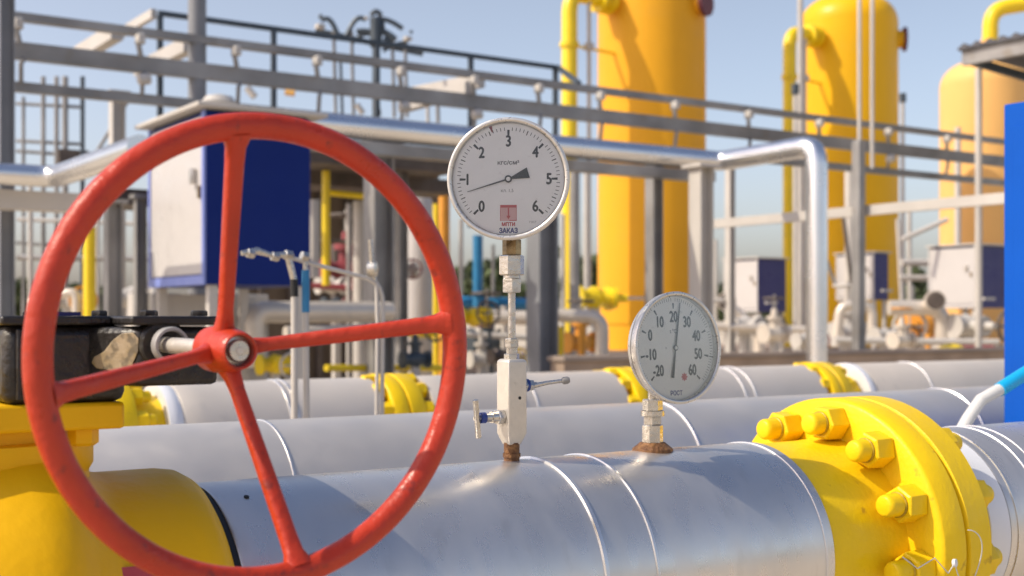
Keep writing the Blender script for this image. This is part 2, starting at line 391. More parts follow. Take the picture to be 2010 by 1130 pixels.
# ------------------------------------------------------------------ gearbox
G = thing('gear_operator', 'black cast gearbox on top of the yellow valve, behind the red wheel', 'gearbox', (0.24, YP, 0.938))
YG = 1.225
def P1(px,py): return P(px,py,YG)
xr = P1(430,700).x; xmid = P1(250,700).x; xl = P(8,700,YM).x; xm2 = P(250,700,YM).x
zt = 0.9945; zb = P1(400,755).z
MB().box((xl,YM,0.9178),(xm2,1.60,zt)).build('main_housing', M_black, G, bevel=0.010)
Ax, Ay = P(176,700,YM-0.001).x, YM-0.001
Bx, By = P(276,700,YG).x, YG
MB().prism([(Ax,Ay,zb),(Bx,By,zb),(xr,YG,zb),(xr,1.38,zb),(Ax,1.38,zb)],(0,0,zt-0.002-zb)).build('worm_housing', M_black, G, bevel=0.006)
MB().box((xl-0.004,YM-0.006,zt),(xmid+0.002,1.605,zt+0.009)).box((xmid+0.0021,YG-0.006,zt),(xr+0.001,1.605,zt+0.0088)).build('cover_plate', M_black, G, bevel=0.0025)
for px in (85,205,303,401):
    yb_ = YM+0.010 if px < 250 else YG+0.010
    c = P(px, 600, yb_); c = Vector((c.x-0.004, yb_+0.004, zt+0.009))
    MB().lathe(c, (0,0,1), [(0,0.0085),(0.001,0.0088),(0.0045,0.0085),(0.0055,0.007)], 6, a0=px).build('cover_bolt', M_black, G, smooth=25)
    c.y = 1.58
    MB().lathe(c, (0,0,1), [(0,0.0085),(0.001,0.0088),(0.0045,0.0085),(0.0055,0.007)], 6, a0=px).build('cover_bolt', M_black, G, smooth=25)
c = P(125,600,YM); MB().box((c.x-0.018,YM+0.012,zt+0.0092),(c.x+0.02,YM+0.05,zt+0.013)).build('tag_plate', M_navy, G)
ang = 0.0525
nrm = Vector((math.sin(ang), -math.cos(ang), -0.0159)).normalized()
def ST(t): return Vector((0.4324,1.0,H-0.0282))-nrm*t        # point on the shaft axis, t metres behind rim plane
MB().lathe(ST(0.245), nrm, [(0,0.0245),(0.020,0.0245),(0.023,0.022)], 48).build('bearing_boss', M_black, G)
MB().lathe(ST(0.214), nrm, [(0,0.0175),(0.007,0.0180),(0.011,0.0170),(0.011,0.0145),(0.007,0.0135)], 48, caps=False).build('bearing_ring', M_rail, G)
MB().lathe(ST(0.245), nrm, [(0,0.0078),(0.13,0.0078)], 32).build('shaft', M_steelm, G)
# beige patch on the sloping housing face: worn, with sunlight painted into its colour
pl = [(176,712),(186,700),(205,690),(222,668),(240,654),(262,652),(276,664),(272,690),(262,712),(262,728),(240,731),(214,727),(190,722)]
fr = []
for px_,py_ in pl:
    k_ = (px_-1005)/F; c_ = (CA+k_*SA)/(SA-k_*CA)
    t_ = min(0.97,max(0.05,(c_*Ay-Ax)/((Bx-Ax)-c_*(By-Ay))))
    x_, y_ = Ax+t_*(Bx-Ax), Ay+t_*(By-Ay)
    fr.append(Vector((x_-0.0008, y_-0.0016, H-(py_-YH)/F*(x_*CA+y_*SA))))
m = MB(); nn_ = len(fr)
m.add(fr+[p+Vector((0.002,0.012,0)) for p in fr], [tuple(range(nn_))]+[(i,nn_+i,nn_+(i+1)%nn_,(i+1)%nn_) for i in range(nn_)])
m.build('sunlit_patch', M_sunpatch, G, bevel=0.0008)
MB().box((P(30,700,YM).x,YM-0.008,0.9226),(P(38,700,YM).x,YM-0.0005,zt-0.004)).build('cast_rib', M_black, G, bevel=0.001)

# ------------------------------------------------------------------ handwheel
HW = thing('handwheel', 'big red four-spoke handwheel in the left foreground', 'handwheel', tuple(ST(0.05)))
u = Vector((math.cos(ang), math.sin(ang), 0)); wv = u.cross(nrm)*-1
wv = nrm.cross(u); wv = wv if wv.z > 0 else -wv
C0 = Vector((0.4324,1.0,H-0.0282)); RW = 0.1887
rim = MB()
N = 160
pts = []
rim.tube([C0+(u*math.cos(2*math.pi*i/N)+wv*math.sin(2*math.pi*i/N))*RW for i in range(N)], 0.0112, 24, closed=True)
rim.build('rim', M_red, HW)
for deg in (99.4, 8.0, 189.2, 279.2):
    a = math.radians(deg); dr = u*math.cos(a)+wv*math.sin(a)
    tg = -u*math.sin(a)+wv*math.cos(a)
    p0 = ST(0.083)+dr*0.012; p1 = C0+dr*(RW-0.004)
    sp = MB(); n = 22; K = 14; vs = []; fs = []
    for j in range(K+1):
        t = j/K
        e = t*t*(3-2*t)
        pt = p0.lerp(p1, t) - nrm*0.0*(1-t)
        wd = 0.0058+0.0022*t + 0.006*max(0,(t-0.90)/0.10)**2 + 0.006*max(0,(0.14-t)/0.14)**2
        th = 0.0072+0.003*max(0,(t-0.90)/0.10)**2 + 0.004*max(0,(0.14-t)/0.14)**2
        axn = (p1-p0).normalized(); nn = (nrm-axn*nrm.dot(axn)).normalized()
        for i in range(n):
            b = 2*math.pi*i/n
            cb, sb = math.cos(b), math.sin(b)
            ex = 0.75
            vs.append(pt+tg*wd*math.copysign(abs(cb)**ex,cb)+nn*th*math.copysign(abs(sb)**ex,sb))
    for j in range(K):
        for i in range(n):
            k2 = (i+1)%n; fs.append((j*n+i,j*n+k2,(j+1)*n+k2,(j+1)*n+i))
    sp.add(vs, fs).build('spoke', M_red, HW, smooth=60)
hub = MB().lathe(ST(0.115), nrm, [(0,0.0145),(0.006,0.0205),(0.028,0.0215),(0.045,0.0195),(0.057,0.0172),(0.0615,0.0162),(0.0625,0.0152),(0.0615,0.0138),(0.050,0.0134)], 48)
hub.build('hub', M_red, HW, smooth=45)
MB().lathe(ST(0.0595), nrm, [(-0.004,0.0131),(-0.003,0.0131),(-0.0025,0.0098),(0.0035,0.0097),(0.0045,0.0088)], 40).build('shaft_end', M_steel, HW)
MB().lathe(ST(0.0552), nrm, [(0,0.0035),(0.0009,0.0030)], 20).build('centre_mark', M_steelm, HW)

# ------------------------------------------------------------------ gauges
FONT = None
def text_verts(txt, size):
    cu = bpy.data.curves.new('txt', 'FONT'); cu.body = txt; cu.size = size; cu.align_x = 'CENTER'; cu.align_y = 'CENTER'; cu.resolution_u = 3
    ob = bpy.data.objects.new('txt', cu)
    COL.objects.link(ob); dg = bpy.context.evaluated_depsgraph_get(); dg.update()
    me = bpy.data.meshes.new_from_object(ob.evaluated_get(dg))
    vs = [tuple(v.co) for v in me.vertices]; fs = [tuple(p.vertices) for p in me.polygons]
    bpy.data.objects.remove(ob); bpy.data.curves.remove(cu); bpy.data.meshes.remove(me)
    if not vs: return [], []
    cy = (min(v[1] for v in vs)+max(v[1] for v in vs))/2; cx = (min(v[0] for v in vs)+max(v[0] for v in vs))/2
    return [(v[0]-cx, v[1]-cy, 0) for v in vs], fs
class Face:
    def __init__(s, c, n, roll=0):
        s.c = Vector(c); s.n = Vector(n).normalized()
        s.u = Vector((0,0,1)).cross(s.n).normalized(); s.w = s.n.cross(s.u)
        if roll:
            cr, sr = math.cos(roll), math.sin(roll)
            s.u, s.w = s.u*cr+s.w*sr, s.w*cr-s.u*sr
    def p(s, x, y, h=0): return s.c+s.u*x+s.w*y+s.n*h
    def text(s, m, t, x, y, size, h, sx=1.0, bold=0):
        vs, fs = text_verts(t, size)
        offs = [(0,0)] if not bold else [(-bold,0),(bold,0),(0,bold),(0,-bold)]
        for k,(ox,oy) in enumerate(offs):
            m.add([s.p(x+v[0]*sx+ox, y+v[1]+oy, h+k*0.00003) for v in vs], fs)
    def bar(s, m, a, r0, r1, w0, w1, h):
        ca, sa = math.cos(a), math.sin(a)
        q = [(r0,-w0),(r1,-w1),(r1,w1),(r0,w0)]
        m.add([s.p(r*ca-w*sa, r*sa+w*ca, h) for r,w in q], [(0,1,2,3)])
def gauge(name, label, center, normal, R, depth, dialm, rr=0.915, recess=0.010):
    t = thing(name, label, 'gauge', tuple(center))
    fc = Face(center, normal)
    # centre = bezel front plane centre
    MB().lathe(fc.c-fc.n*depth, fc.n, [(0,R*0.80),(0.003,R*0.90),(0.008,R*0.93),(depth*0.5,R*0.93),(depth*0.5+0.001,R*0.975)], 96).build('case', M_bezel, t)
    MB().lathe(fc.c-fc.n*depth*0.40, fc.n, [(0,R*0.95),(0.001,R*0.99),(depth*0.32,R),(depth*0.38,R*0.993),(depth*0.40,R*0.97),(depth*0.40,R*0.945),(depth*0.36,R*rr),(depth*0.40-recess,R*(rr-0.01))], 128, caps=False).build('bezel', M_bezel, t, smooth=50)
    MB().lathe(fc.c-fc.n*(recess+0.0010), fc.n, [(0,R*rr),(0.0005,R*rr)], 96).build('dial', dialm, t)
    MB().lathe(fc.c-fc.n*0.0022, fc.n, [(0,R*(rr+0.005)),(0.0008,R*(rr+0.005))], 96).build('glass', M_glass, t)
    return t, fc, -(recess+0.0005)+0.0002
# pressure gauge
c1 = D(997,350,1.655)
n1 = Vector((-CA,-SA,0)); n1 = (Matrix.Rotation(math.radians(-5),3,'Z')@n1)
g1, f1, h1 = gauge('pressure_gauge', 'large round pressure gauge facing the camera, scale 0 to 6, on a slim stem', c1, n1, 0.0797, 0.045, M_dial, recess=0.007)
Rg = 0.0797
mk = MB()
for i in range(61):
    a = math.radians(225-i*4.5)
    if i%10==0: f1.bar(mk, a, Rg*0.70, Rg*0.80, 0.0012, 0.0016, h1)
    elif i%5==0: f1.bar(mk, a, Rg*0.765, Rg*0.84, 0.0006, 0.0006, h1)
    else: f1.bar(mk, a, Rg*0.785, Rg*0.84, 0.0004, 0.0004, h1)
mk.build('scale_marks', M_ink, g1, smooth=0)
nm = MB()
for i,(r) in enumerate((0.62,0.67,0.62,0.62,0.62,0.66,0.62)):
    a = math.radians(225-i*45)
    f1.text(nm, str(i), Rg*r*math.cos(a), Rg*r*math.sin(a), 0.0200, h1, 0.80, bold=0.0006)
nm.build('numerals', M_ink, g1, smooth=0)
nu = MB(); f1.text(nu, 'кгс/см²', 0, Rg*0.27, 0.0075, h1, 1.1, bold=0.0003)
f1.text(nu, 'кл. 1,5', -Rg*0.02, -Rg*0.19, 0.006, h1); f1.text(nu, 'ГОСТ', Rg*0.40, -Rg*0.70, 0.0035, h1)
nu.build('unit_lettering', M_inkg, g1, smooth=0)
em = MB()
def rect(m, f, x0,y0,x1,y1,h): m.add([f.p(x0,y0,h),f.p(x1,y0,h),f.p(x1,y1,h),f.p(x0,y1,h)],[(0,1,2,3)])
ex0,ex1,ey0,ey1 = -Rg*0.135,Rg*0.135,-Rg*0.68,-Rg*0.42
rect(em,f1,ex0,ey0,ex1,ey1,h1); em.build('emblem_panel', M_inkp, g1, smooth=0)
em = MB(); hh = h1+0.0001
rect(em,f1,ex0,ey1-0.0035,ex1,ey1,hh)
for x in (ex0,ex1-0.0007): rect(em,f1,x,ey0,x+0.0007,ey1-0.0036,hh)
rect(em,f1,-0.0009,ey0+0.004,0.0009,ey1-0.0036,hh)
em.add([f1.p(-0.0028,ey0+0.0068,hh+0.00005),f1.p(0,ey0+0.0018,hh+0.00005),f1.p(0.0028,ey0+0.0068,hh+0.00005)],[(0,1,2)])
rect(em,f1,0.0012,ey0,ex1-0.0008,ey0+0.0012,hh)
f1.text(em,'МПТИ',0,ey0-0.0042,0.0065,hh,0.9,bold=0.0003)
em.build('emblem', M_inkr, g1, smooth=0)
em = MB(); f1.text(em,'ЗАКАЗ',0,-Rg*0.835,0.0088,hh,0.85,bold=0.0004); em.build('maker_lettering', M_inkb, g1, smooth=0)
nd = MB(); a = math.radians(197)
f1.bar(nd, a, 0.002, Rg*0.70, 0.0011, 0.0004, h1+0.0018)
f1.bar(nd, a+math.pi, 0.003, Rg*0.34, 0.0012, 0.0071, h1+0.0018)
nd.lathe(f1.p(0,0,h1+0.0012), f1.n, [(0,0.0048),(0.0014,0.0048)], 24)
nd.build('needle', M_ink, g1, smooth=0)
MB().lathe(f1.p(0,0,h1+0.0026), f1.n, [(0,0.0028),(0.0010,0.0026)], 24).build('needle_cap', M_dial, g1)
sm = MB(); a=math.radians(109); f1.bar(sm, a, Rg*0.80, Rg*0.905, 0.0004, 0.0022, h1+0.0005); sm.build('limit_mark', M_redbg, g1, smooth=0)

# stem of the pressure gauge
XG = (YP*(CA)/(SA))
kk = (1004.5-1005)/F; XG = YP*(CA+kk*SA)/(SA-kk*CA)
dG = XG*CA+YP*SA
def zy(y, d): return H-(y-YH)/F*d
def st(m, y0, y1, r0, r1=None, n=6, xx=XG, yy=YP, d=dG, a0=0.2, bev=0.08):
    z0, z1 = zy(y1,d), zy(y0,d)
    if n==6: m.hexp((xx,yy,z0),(xx,yy,z1),r0,bev,a0)
    else: m.cyl((xx,yy,z0),(xx,yy,z1),r0,n,r1)
    return m
# neck under the case
ob = Vector((XG,YP,0))
cc = Vector((c1.x,c1.y,0))-n1*0.02
zc = zy(480,dG)
m = MB(); m.tube([Vector((XG,YP,zc-0.008)), Vector((XG,YP,zc+0.03))], 0.0095, 20)
m.build('stem_socket', M_brass, g1)
m = MB(); st(m,470,501,0.0125,n=6,a0=0.9); m.build('brass_hex', M_brass, g1)
MF = thing('gauge_valve', 'stainless block valve with side handles holding the large gauge on the pipe', 'valve', (XG,YP,ZP+R))
m = MB(); st(m,501,540,0.0170,a0=0.15); m.build('union_nut', M_steel, MF, smooth=25)
m = MB(); st(m,540.5,546,0.0115,n=24); m.build('collar', M_steel, MF)
m = MB(); st(m,546,574,0.0135,a0=0.5); m.build('lock_nut', M_steel, MF, smooth=25)
m = MB(); st(m,574,664,0.0051,n=20); m.build('riser_tube', M_steel, MF)
m = MB(); st(m,664,682,0.0095,a0=0.3); st(m,682,694,0.0075,n=20); st(m,694,708,0.0105,a0=0.1); m.build('compression_fitting', M_steel, MF, smooth=25)
b0, b1 = zy(850,dG), zy(708,dG)
bw = 0.0145
m = MB(); m.add([(XG+x*bw*s2,YP+y*bw*s2,z) for z,s2 in ((zy(872,dG),0.62),(b0,1),(b1,1),(zy(704,dG),0.8)) for x,y in ((-1,-1),(1,-1),(1,1),(-1,1))],
    [(3,2,1,0),(12,13,14,15)]+[(4*j+i,4*j+(i+1)%4,4*j+4+(i+1)%4,4*j+4+i) for j in range(3) for i in range(4)])
m.build('valve_block', M_steelm, MF, bevel=0.0015)
MB().cyl((XG+0.003,YP-bw-0.0005,zy(780,dG)),(XG+0.003,YP-bw+0.0005,zy(780,dG)),0.0022,16).build('vent_hole', M_rub, MF)
m = MB(); st(m,868,906,0.0105,n=24); m.build('nipple', M_rust, MF)
m = MB(); st(m,889,897,0.0118,n=24); m.build('nipple_thread', M_rust, MF)
zs = zy(757,dG)
def stub(dirx, z, parts):
    x = XG+dirx*bw
    for (nm2,L,r,mt,n) in parts:
        mm = MB(); a = Vector((x,YP,z)); b = Vector((x+dirx*L,YP,z))
        if n==6: mm.hexp(a,b,r,0.1)
        else: mm.cyl(a,b,r,n)
        mm.build(nm2, mt, MF, smooth=30); x += dirx*L
    return x
x = stub(1, zs, [('bonnet',0.007,0.0100,M_steel,6),('blue_ring',0.004,0.0085,M_bluebolt,24),('bonnet',0.008,0.0078,M_steel,6),('spindle',0.006,0.0042,M_steel,16)])
MB().tube([Vector((x-0.004,YP,zs-0.001)),Vector((x+0.012,YP-0.01,zs+0.003)),Vector((x+0.030,YP-0.024,zs+0.006))],[0.0036,0.0028,0.0026],12).build('side_handle', M_steel, MF)
MB().lathe(Vector((x+0.031,YP-0.0245,zs+0.0062)),(1,-0.8,0.2),[(-0.005,0.003),(-0.003,0.005),(0.003,0.005),(0.006,0.003)],16).build('handle_knob', M_rail, MF)
zs = zy(817,dG)
x = stub(-1, zs, [('bonnet',0.010,0.0105,M_steel,6),('bonnet',0.008,0.0078,M_steel,20),('thread',0.010,0.0060,M_steel,20),('blue_ring',0.007,0.0072,M_bluebolt,20),('spindle',0.009,0.0035,M_steel,16)])
MB().cyl((x-0.001,YP-0.004,zs+0.024),(x+0.008,YP+0.003,zs-0.026),0.0038,16).build('tee_bar', M_steel, MF)

# thermometer
kk = (1281-1005)/F; XT = YP*(CA+kk*SA)/(SA-kk*CA); dT = XT*CA+YP*SA
c2 = D(1334,682,1.80)
yaw = math.radians(41)
vd = Vector((c2.x,c2.y,0)).normalized()
n2 = Matrix.Rotation(yaw,3,'Z')@(-vd); n2 = Vector((n2.x,n2.y,0.06)).normalized()
R2 = 0.0792
g2, f2, h2 = gauge('dial_thermometer', 'smaller looking tilted round thermometer turned away to the right, scale minus 20 to 60', c2, n2, R2, 0.030, M_dial2, recess=0.010, rr=0.93)
mk = MB()
for i in range(81):
    a = math.radians(225-i*270/80)
    if i%10==0: f2.bar(mk, a, R2*0.70, R2*0.80, 0.0009, 0.0016, h2)
    else: f2.bar(mk, a, R2*0.83, R2*0.89, 0.00035, 0.00035, h2)
mk.build('scale_marks', M_ink, g2, smooth=0)
nm = MB()
for i in range(9):
    a = math.radians(225-i*33.75); v = -20+10*i
    rr = 0.56 if v != 0 else 0.60
    f2.text(nm, str(v).replace('-','-'), R2*rr*math.cos(a), R2*rr*math.sin(a), 0.0215, h2, 0.68, bold=0.0007)
nm.build('numerals', M_ink, g2, smooth=0)
nu = MB(); f2.text(nu,'t °C',-0.002,R2*0.30,0.008,h2,0.9,bold=0.0002); f2.text(nu,'o',-R2*0.2,0,0.006,h2)
nu.build('unit_lettering', M_inkg, g2, smooth=0)
em = MB()
for i in range(8):
    f2.bar(em, i*math.pi/4, 0.001, 0.0062, 0.0004, 0.0012, h2+0.00005*(i+1)) if False else None
cx, cy = R2*0.20, -R2*0.52
pts = []
for i in range(16):
    r = 0.0065 if i%2==0 else 0.0040
    pts.append(f2.p(cx+r*math.cos(i*math.pi/8), cy+r*math.sin(i*math.pi/8), h2))
em.add(pts, [tuple(range(16))]); em.build('emblem', M_inkr, g2, smooth=0)
em = MB(); f2.text(em,'РОСТ',-R2*0.0,-R2*0.80,0.0090,h2,0.9,bold=0.0003); em.build('maker_lettering', M_inkb, g2, smooth=0)
nd = MB(); a = math.radians(80)
f2.bar(nd, a, 0.0, R2*0.82, 0.0017, 0.0009, h2+0.002); f2.bar(nd, a+math.pi, 0.0, R2*0.54, 0.0010, 0.0027, h2+0.002)
nd.lathe(f2.p(0,0,h2+0.0012), f2.n, [(0,0.0040),(0.0016,0.0040)], 20); nd.build('needle', M_ink, g2, smooth=0)
MB().lathe(f2.p(0,0,h2+0.0029), f2.n, [(0,0.0025),(0.001,0.0022)], 20).build('needle_cap', M_dial2, g2)
sm = MB(); f2.bar(sm, math.radians(-11.25), R2*0.80, R2*0.925, 0.0005, 0.0009, h2+0.0006); f2.bar(sm, math.radians(95), R2*0.90, R2*0.925, 0.001, 0.001, h2+0.0006); sm.build('limit_mark', M_ink, g2, smooth=0)
bk = f2.c-f2.n*0.030
m = MB(); m.tube(path([bk+f2.n*0.004, bk-f2.n*0.012, Vector((XT,YP,zy(760,dT))), Vector((XT,YP,zy(790,dT)))], 0.010), 0.0068, 16); m.build('stem', M_steel, g2)
TW = thing('thermowell', 'steel hex thermowell on rusty boss holding the thermometer', 'fitting', (XT,YP,ZP+R))
def s2(y0,y1,r,n=6,mt=M_steel,nm2='hex_body',a0=0.4):
    m = MB(); st(m,y0,y1,r,n=n,xx=XT,yy=YP,d=dT,a0=a0); m.build(nm2, mt, TW, smooth=28)
s2(783,806,0.0145,6,M_steel,'union_nut',0.9); s2(806,816,0.0170,20,M_steel,'collar'); s2(816,833,0.0140,6,M_steel,'lock_nut',0.3)
s2(833,869,0.0152,6,M_steel,'hex_body',0.05)
m = MB(); m.lathe((XT,YP,ZP+R-0.006),(0,0,1),[(0,0.030),(0.008,0.029),(0.012,0.024),(0.017,0.018)],40); m.build('boss', M_rust, TW)

# ------------------------------------------------------------------ small near tubing
def solid_pipe(name, label, cat, pts, r, m, group=None, R=None, n=20):
    o = MB().tube(path(pts, R) if R else pts, r, n).build(name, m)
    return tag(o, label, cat, group)
# blue panel cabinet at right edge
bx = PX(1970,205,2.84)
BP = thing('blue_cabinet', 'bright blue cabinet cut off by the right edge of the photo', 'cabinet', (2.84,1.85,0))
MB().box((2.84,1.66,0.10),(3.45,bx.y,bx.z)).build('body', M_bluel, BP, bevel=0.004)
MB().box((2.88,1.70,0.0),(3.41,bx.y-0.04,0.0995)).build('plinth', M_dark, BP)
MB().box((2.836,1.69,0.16),(2.8395,bx.y-0.03,bx.z-0.06)).build('door', M_bluel, BP, bevel=0.001)
# conduit with cyan sleeve
pc = [P(1868,880,1.62), P(1900,822,1.62), P(1925,785,1.62), P(1966,762,1.61), P(2045,712,1.60), P(2120,640,1.60)]
HC = thing('cable_conduit', 'pale conduit with a cyan sleeve rising behind the front pipe at right', 'conduit', tuple(pc[0]))
MB().tube([pc[0],pc[0].lerp(pc[1],.5),pc[1],pc[1].lerp(pc[2],.5),pc[2],pc[2].lerp(pc[3],.6),pc[3]], 0.0125, 20).build('hose', M_hose, HC)
MB().tube([pc[3]+(pc[3]-pc[4])*0.05,pc[4],pc[5]], 0.0145, 20).build('sleeve', M_cyan, HC)

# impulse tubing behind the middle pipe, inside the wheel
Yi = 2.95
IT = thing('impulse_tubing', 'slim impulse tubes with black and blue sleeves standing behind the middle pipe', 'tubing', tuple(P(577,900,Yi)))
def ip(px,py): return P(px,py,Yi)
MB().tube([ip(578,960),ip(578,580)],0.0088,16).build('tube', M_lgrey, IT)
MB().tube([ip(578,582),ip(577,548)],0.0098,16).build('black_sleeve', M_rub, IT)
MB().tube([ip(577,549),ip(566,505)],0.0085,16).build('fitting', M_steel, IT)
MB().tube([ip(603,960),ip(600,612)],0.0080,16).build('tube', M_lgrey, IT)
MB().tube([ip(600,613),ip(600,530)],0.0098,16).build('blue_sleeve', M_bluebg, IT)
MB().tube([ip(600,531),ip(599,498)],0.0065,16).build('fitting', M_steel, IT)
MB().tube([ip(474,497),ip(505,492),ip(530,500),ip(560,500)],[0.006,0.009,0.006,0.008],14).build('valve_lever', M_steel, IT)
for x,y,r in ((492,497,0.012),(540,503,0.012),(566,500,0.013),(598,503,0.013)):
    MB().hexp(ip(x-7,y-1),ip(x+7,y+2),r).build('fitting', M_steel, IT)
MB().tube(path([ip(560,502),ip(600,514),ip(735,550),ip(752,575),ip(750,760),ip(750,960)],0.03),0.0055,12).build('thin_tube', M_lgrey, IT)
MB().tube([ip(739,552),ip(741,640),ip(738,960)],0.0050,12).build('thin_tube', M_lgrey, IT)
MB().lathe(ip(731,528),(1,-1,0),[(-0.012,0.012),(-0.01,0.02),(0.01,0.02),(0.012,0.014)],20).build('fitting', M_steel, IT)
MB().tube([ip(727,470),ip(731,528),ip(736,552)],0.006,12).build('fitting', M_steel, IT)

# ------------------------------------------------------------------ steelwork
def column(name, label, pxl, pxr, ytop, d, m=M_rail, ybot=None, group='steel columns', z0=0.0):
    c = D((pxl+pxr)/2, ytop, d); w = (pxr-pxl)/F*d/1.25
    zb = z0 if ybot is None else D(pxl, ybot, d).z
    t = thing(name, label, 'column', (c.x,c.y,zb), group)
    x,y = c.x,c.y; f = w*0.10
    MB().box((x-w/2,y-w/2,zb),(x-w/2+f,y+w/2,c.z)).box((x+w/2-f,y-w/2,zb),(x+w/2,y+w/2,c.z)).build('column_flange', m, t, smooth=0)
    MB().box((x-w/2+f,y-f/2,zb),(x+w/2-f,y+f/2,c.z-0.002)).build('web', m, t, smooth=0)
    MB().box((x-w*0.8,y-w*0.8,c.z+0.001),(x+w*0.8,y+w*0.8,c.z+0.03)).build('head_plate', m, t, smooth=0)
    if ybot is None: MB().box((x-w*0.9,y-w*0.9,0.004),(x+w*0.9,y+w*0.9,0.03)).build('base_plate', m, t, smooth=0)
    return t
# pipe rack
YR = 10.0
RK = thing('cable_rack', 'long grey rack of three stacked rails crossing the whole view high up', 'rack', (8, YR, 0))
def rail(y30, th, zk, Y=YR, x0=-14, x1=2300, dep=0.07):
    z = H+zk*Y/F
    a = P(x0,0,Y).x; b = P(x1,0,Y).x
    return MB().box((a,Y-dep/2,z-th/2),(b,Y+dep/2,z+th/2))
for zk,th in ((569,0.065),(505,0.13),(437,0.075)):
    rail(0,th,zk).build('rail', M_rail, RK, smooth=0)
z3,z2,z1 = [H+k*YR/F for k in (569,505,437)]
for px in (38,275,462,620,783,925,1052,1172,1318,1462,1600,1735,1850):
    x = P(px,0,YR).x
    pts = [(x,YR-0.06,z3-0.03),(x-0.02,YR-0.10,z3-0.06),(x-0.05,YR-0.10,(z3+z2)/2+0.03),(x-0.02,YR-0.08,z2+0.05)]
    br = MB().tube(pts,0.022,10).build('bracket', M_rail, RK)
    MB().box((x-0.06,YR-0.14,z3-0.115),(x+0.0,YR-0.045,z3-0.035)).build('clamp', M_lgrey, br, bevel=0.01)
    pts = [(x+0.02,YR-0.05,z2-0.07),(x-0.01,YR-0.09,z2-0.11),(x,YR-0.05,z1+0.03)]
    br = MB().tube(pts,0.018,10).build('bracket', M_rail, RK)
    if px % 2: MB().lathe((x,YR-0.10,z2-0.13),(1,0,0.2),[(-0.05,0.03),(-0.04,0.045),(0.04,0.045),(0.05,0.03)],12).build('clamp', M_lgrey, br)
for px in (640, 1180, 1905):
    x = P(px,0,YR).x
# platform guard rail behind
Yg = 11.2
GR = thing('guard_rail', 'thin dark guard rail with posts above the rack at upper left', 'railing', tuple(P(540,150,Yg)))
zg = H+612*Yg/F
xa, xbg = P(311,0,Yg).x, P(1096,0,Yg).x
MB().beam((xa,Yg,zg),(xbg,Yg,zg),0.045,0.045).build('top_rail', M_dark, GR)
for px in (314,537,740,924,1090):
    x = P(px,0,Yg).x; MB().beam((x,Yg,1.95),(x,Yg,zg-0.023),0.045,0.045).build('post', M_dark, GR)
p = Vector((xbg,Yg,zg)); MB().beam(p,p+Vector((-0.4,-0.9,-0.35)),0.045,0.045).build('brace', M_dark, GR)
p = Vector((xa,Yg,zg))
MB().beam(p+Vector((-0.03,0.03,0)),p+Vector((-0.03,1.5,0)),0.05,0.08).build('end_rail', M_lgrey, GR)
# sunlit cross arms carried by the rack
for i,(pa_,pb_,lab) in enumerate((((230,62),(160,100),'pale cross arm highest at left beside the guard rail end'),((372,88),(322,118),'pale cross arm just left of the tall grey post'),((922,172),(835,178),'pale cross arm above the large gauge'))):
    a = P(*pa_,10.3); b = a+Vector((0,1.3,0))
    o = MB().beam(a,b,0.10,0.12).build('cross_arm', M_lgrey, smooth=0); tag(o, lab, 'beam', 'pale cross arms')
a = D(1050,200,13.0); b = D(905,160,13.4)
o = MB().beam(D(800,186,13.5), D(945,158,12.6),0.09,0.13).build('cable_tray', M_lgrey, smooth=0); tag(o,'short pale cable tray seen between the rack rails left of the gauge','tray')

# posts
def hcol(*a, **k): return column('steel_column', *a, **k)
hcol('thick grey column at the left edge, full height', -6, 29, -30, 9.0, M_grey)
o = MB().cyl(D(387,-30,10.4), Vector((D(387,0,10.4).x,D(387,0,10.4).y,0)), 0.073, 24).build('round_post', M_grey)
tag(o, 'tall round grey post above the blue and white cabinet', 'post')
hcol('wide grey column directly behind the gauge stem', 1036, 1093, 330, 11.5, M_grey)
hcol('pale column below the silver elbow pipe, right of the thermometer', 1355, 1398, 330, 11.6, M_lgrey)
hcol('two-tone column left of the thermometer in front of the yellow vessel', 1268, 1300, 300, 12.2, M_rail)
hcol('column inside the wheel at right, pale on its left side', 716, 772, 285, 10.8, M_rail)
hcol('slim column between the wheel rim and the white tank', 776, 800, 300, 12.4, M_rail)
hcol('pale column at left behind the wheel rim', 214, 246, 185, 13.5, M_lgrey)
hcol('dark column left of the white cabinet', 203, 240, 400, 9.2, M_rail)
hcol('narrow brown column touching the white cabinet', 262, 288, 390, 9.4, M_rail)
hcol('thin column beyond the small left cabinet at right', 1424, 1442, 320, 19, M_lgrey)
# overhead dark beams under the silver pipe
for i,(x0,x1,y0,y1,Y,lab,mm) in enumerate((( 600,890,292,330,10.6,'brown beam under the silver pipe, upper one',M_brown),(600,890,345,372,11.2,'brown beam under the silver pipe, lower one',M_brown),
      (205,300,372,402,9.6,'short brown beam left of the white cabinet',M_brown))):
    a = P(x0,y0,Y); b = P(x1,y1,Y)
    zt_ = P((x0+x1)/2,y0,Y).z; zb_ = P((x0+x1)/2,y1,Y).z
    o = MB().box((a.x,Y-0.08,zb_),(b.x,Y+0.5,zt_)).build('steel_beam', mm, smooth=0)
    tag(o, lab, 'beam', 'brown steel beams')

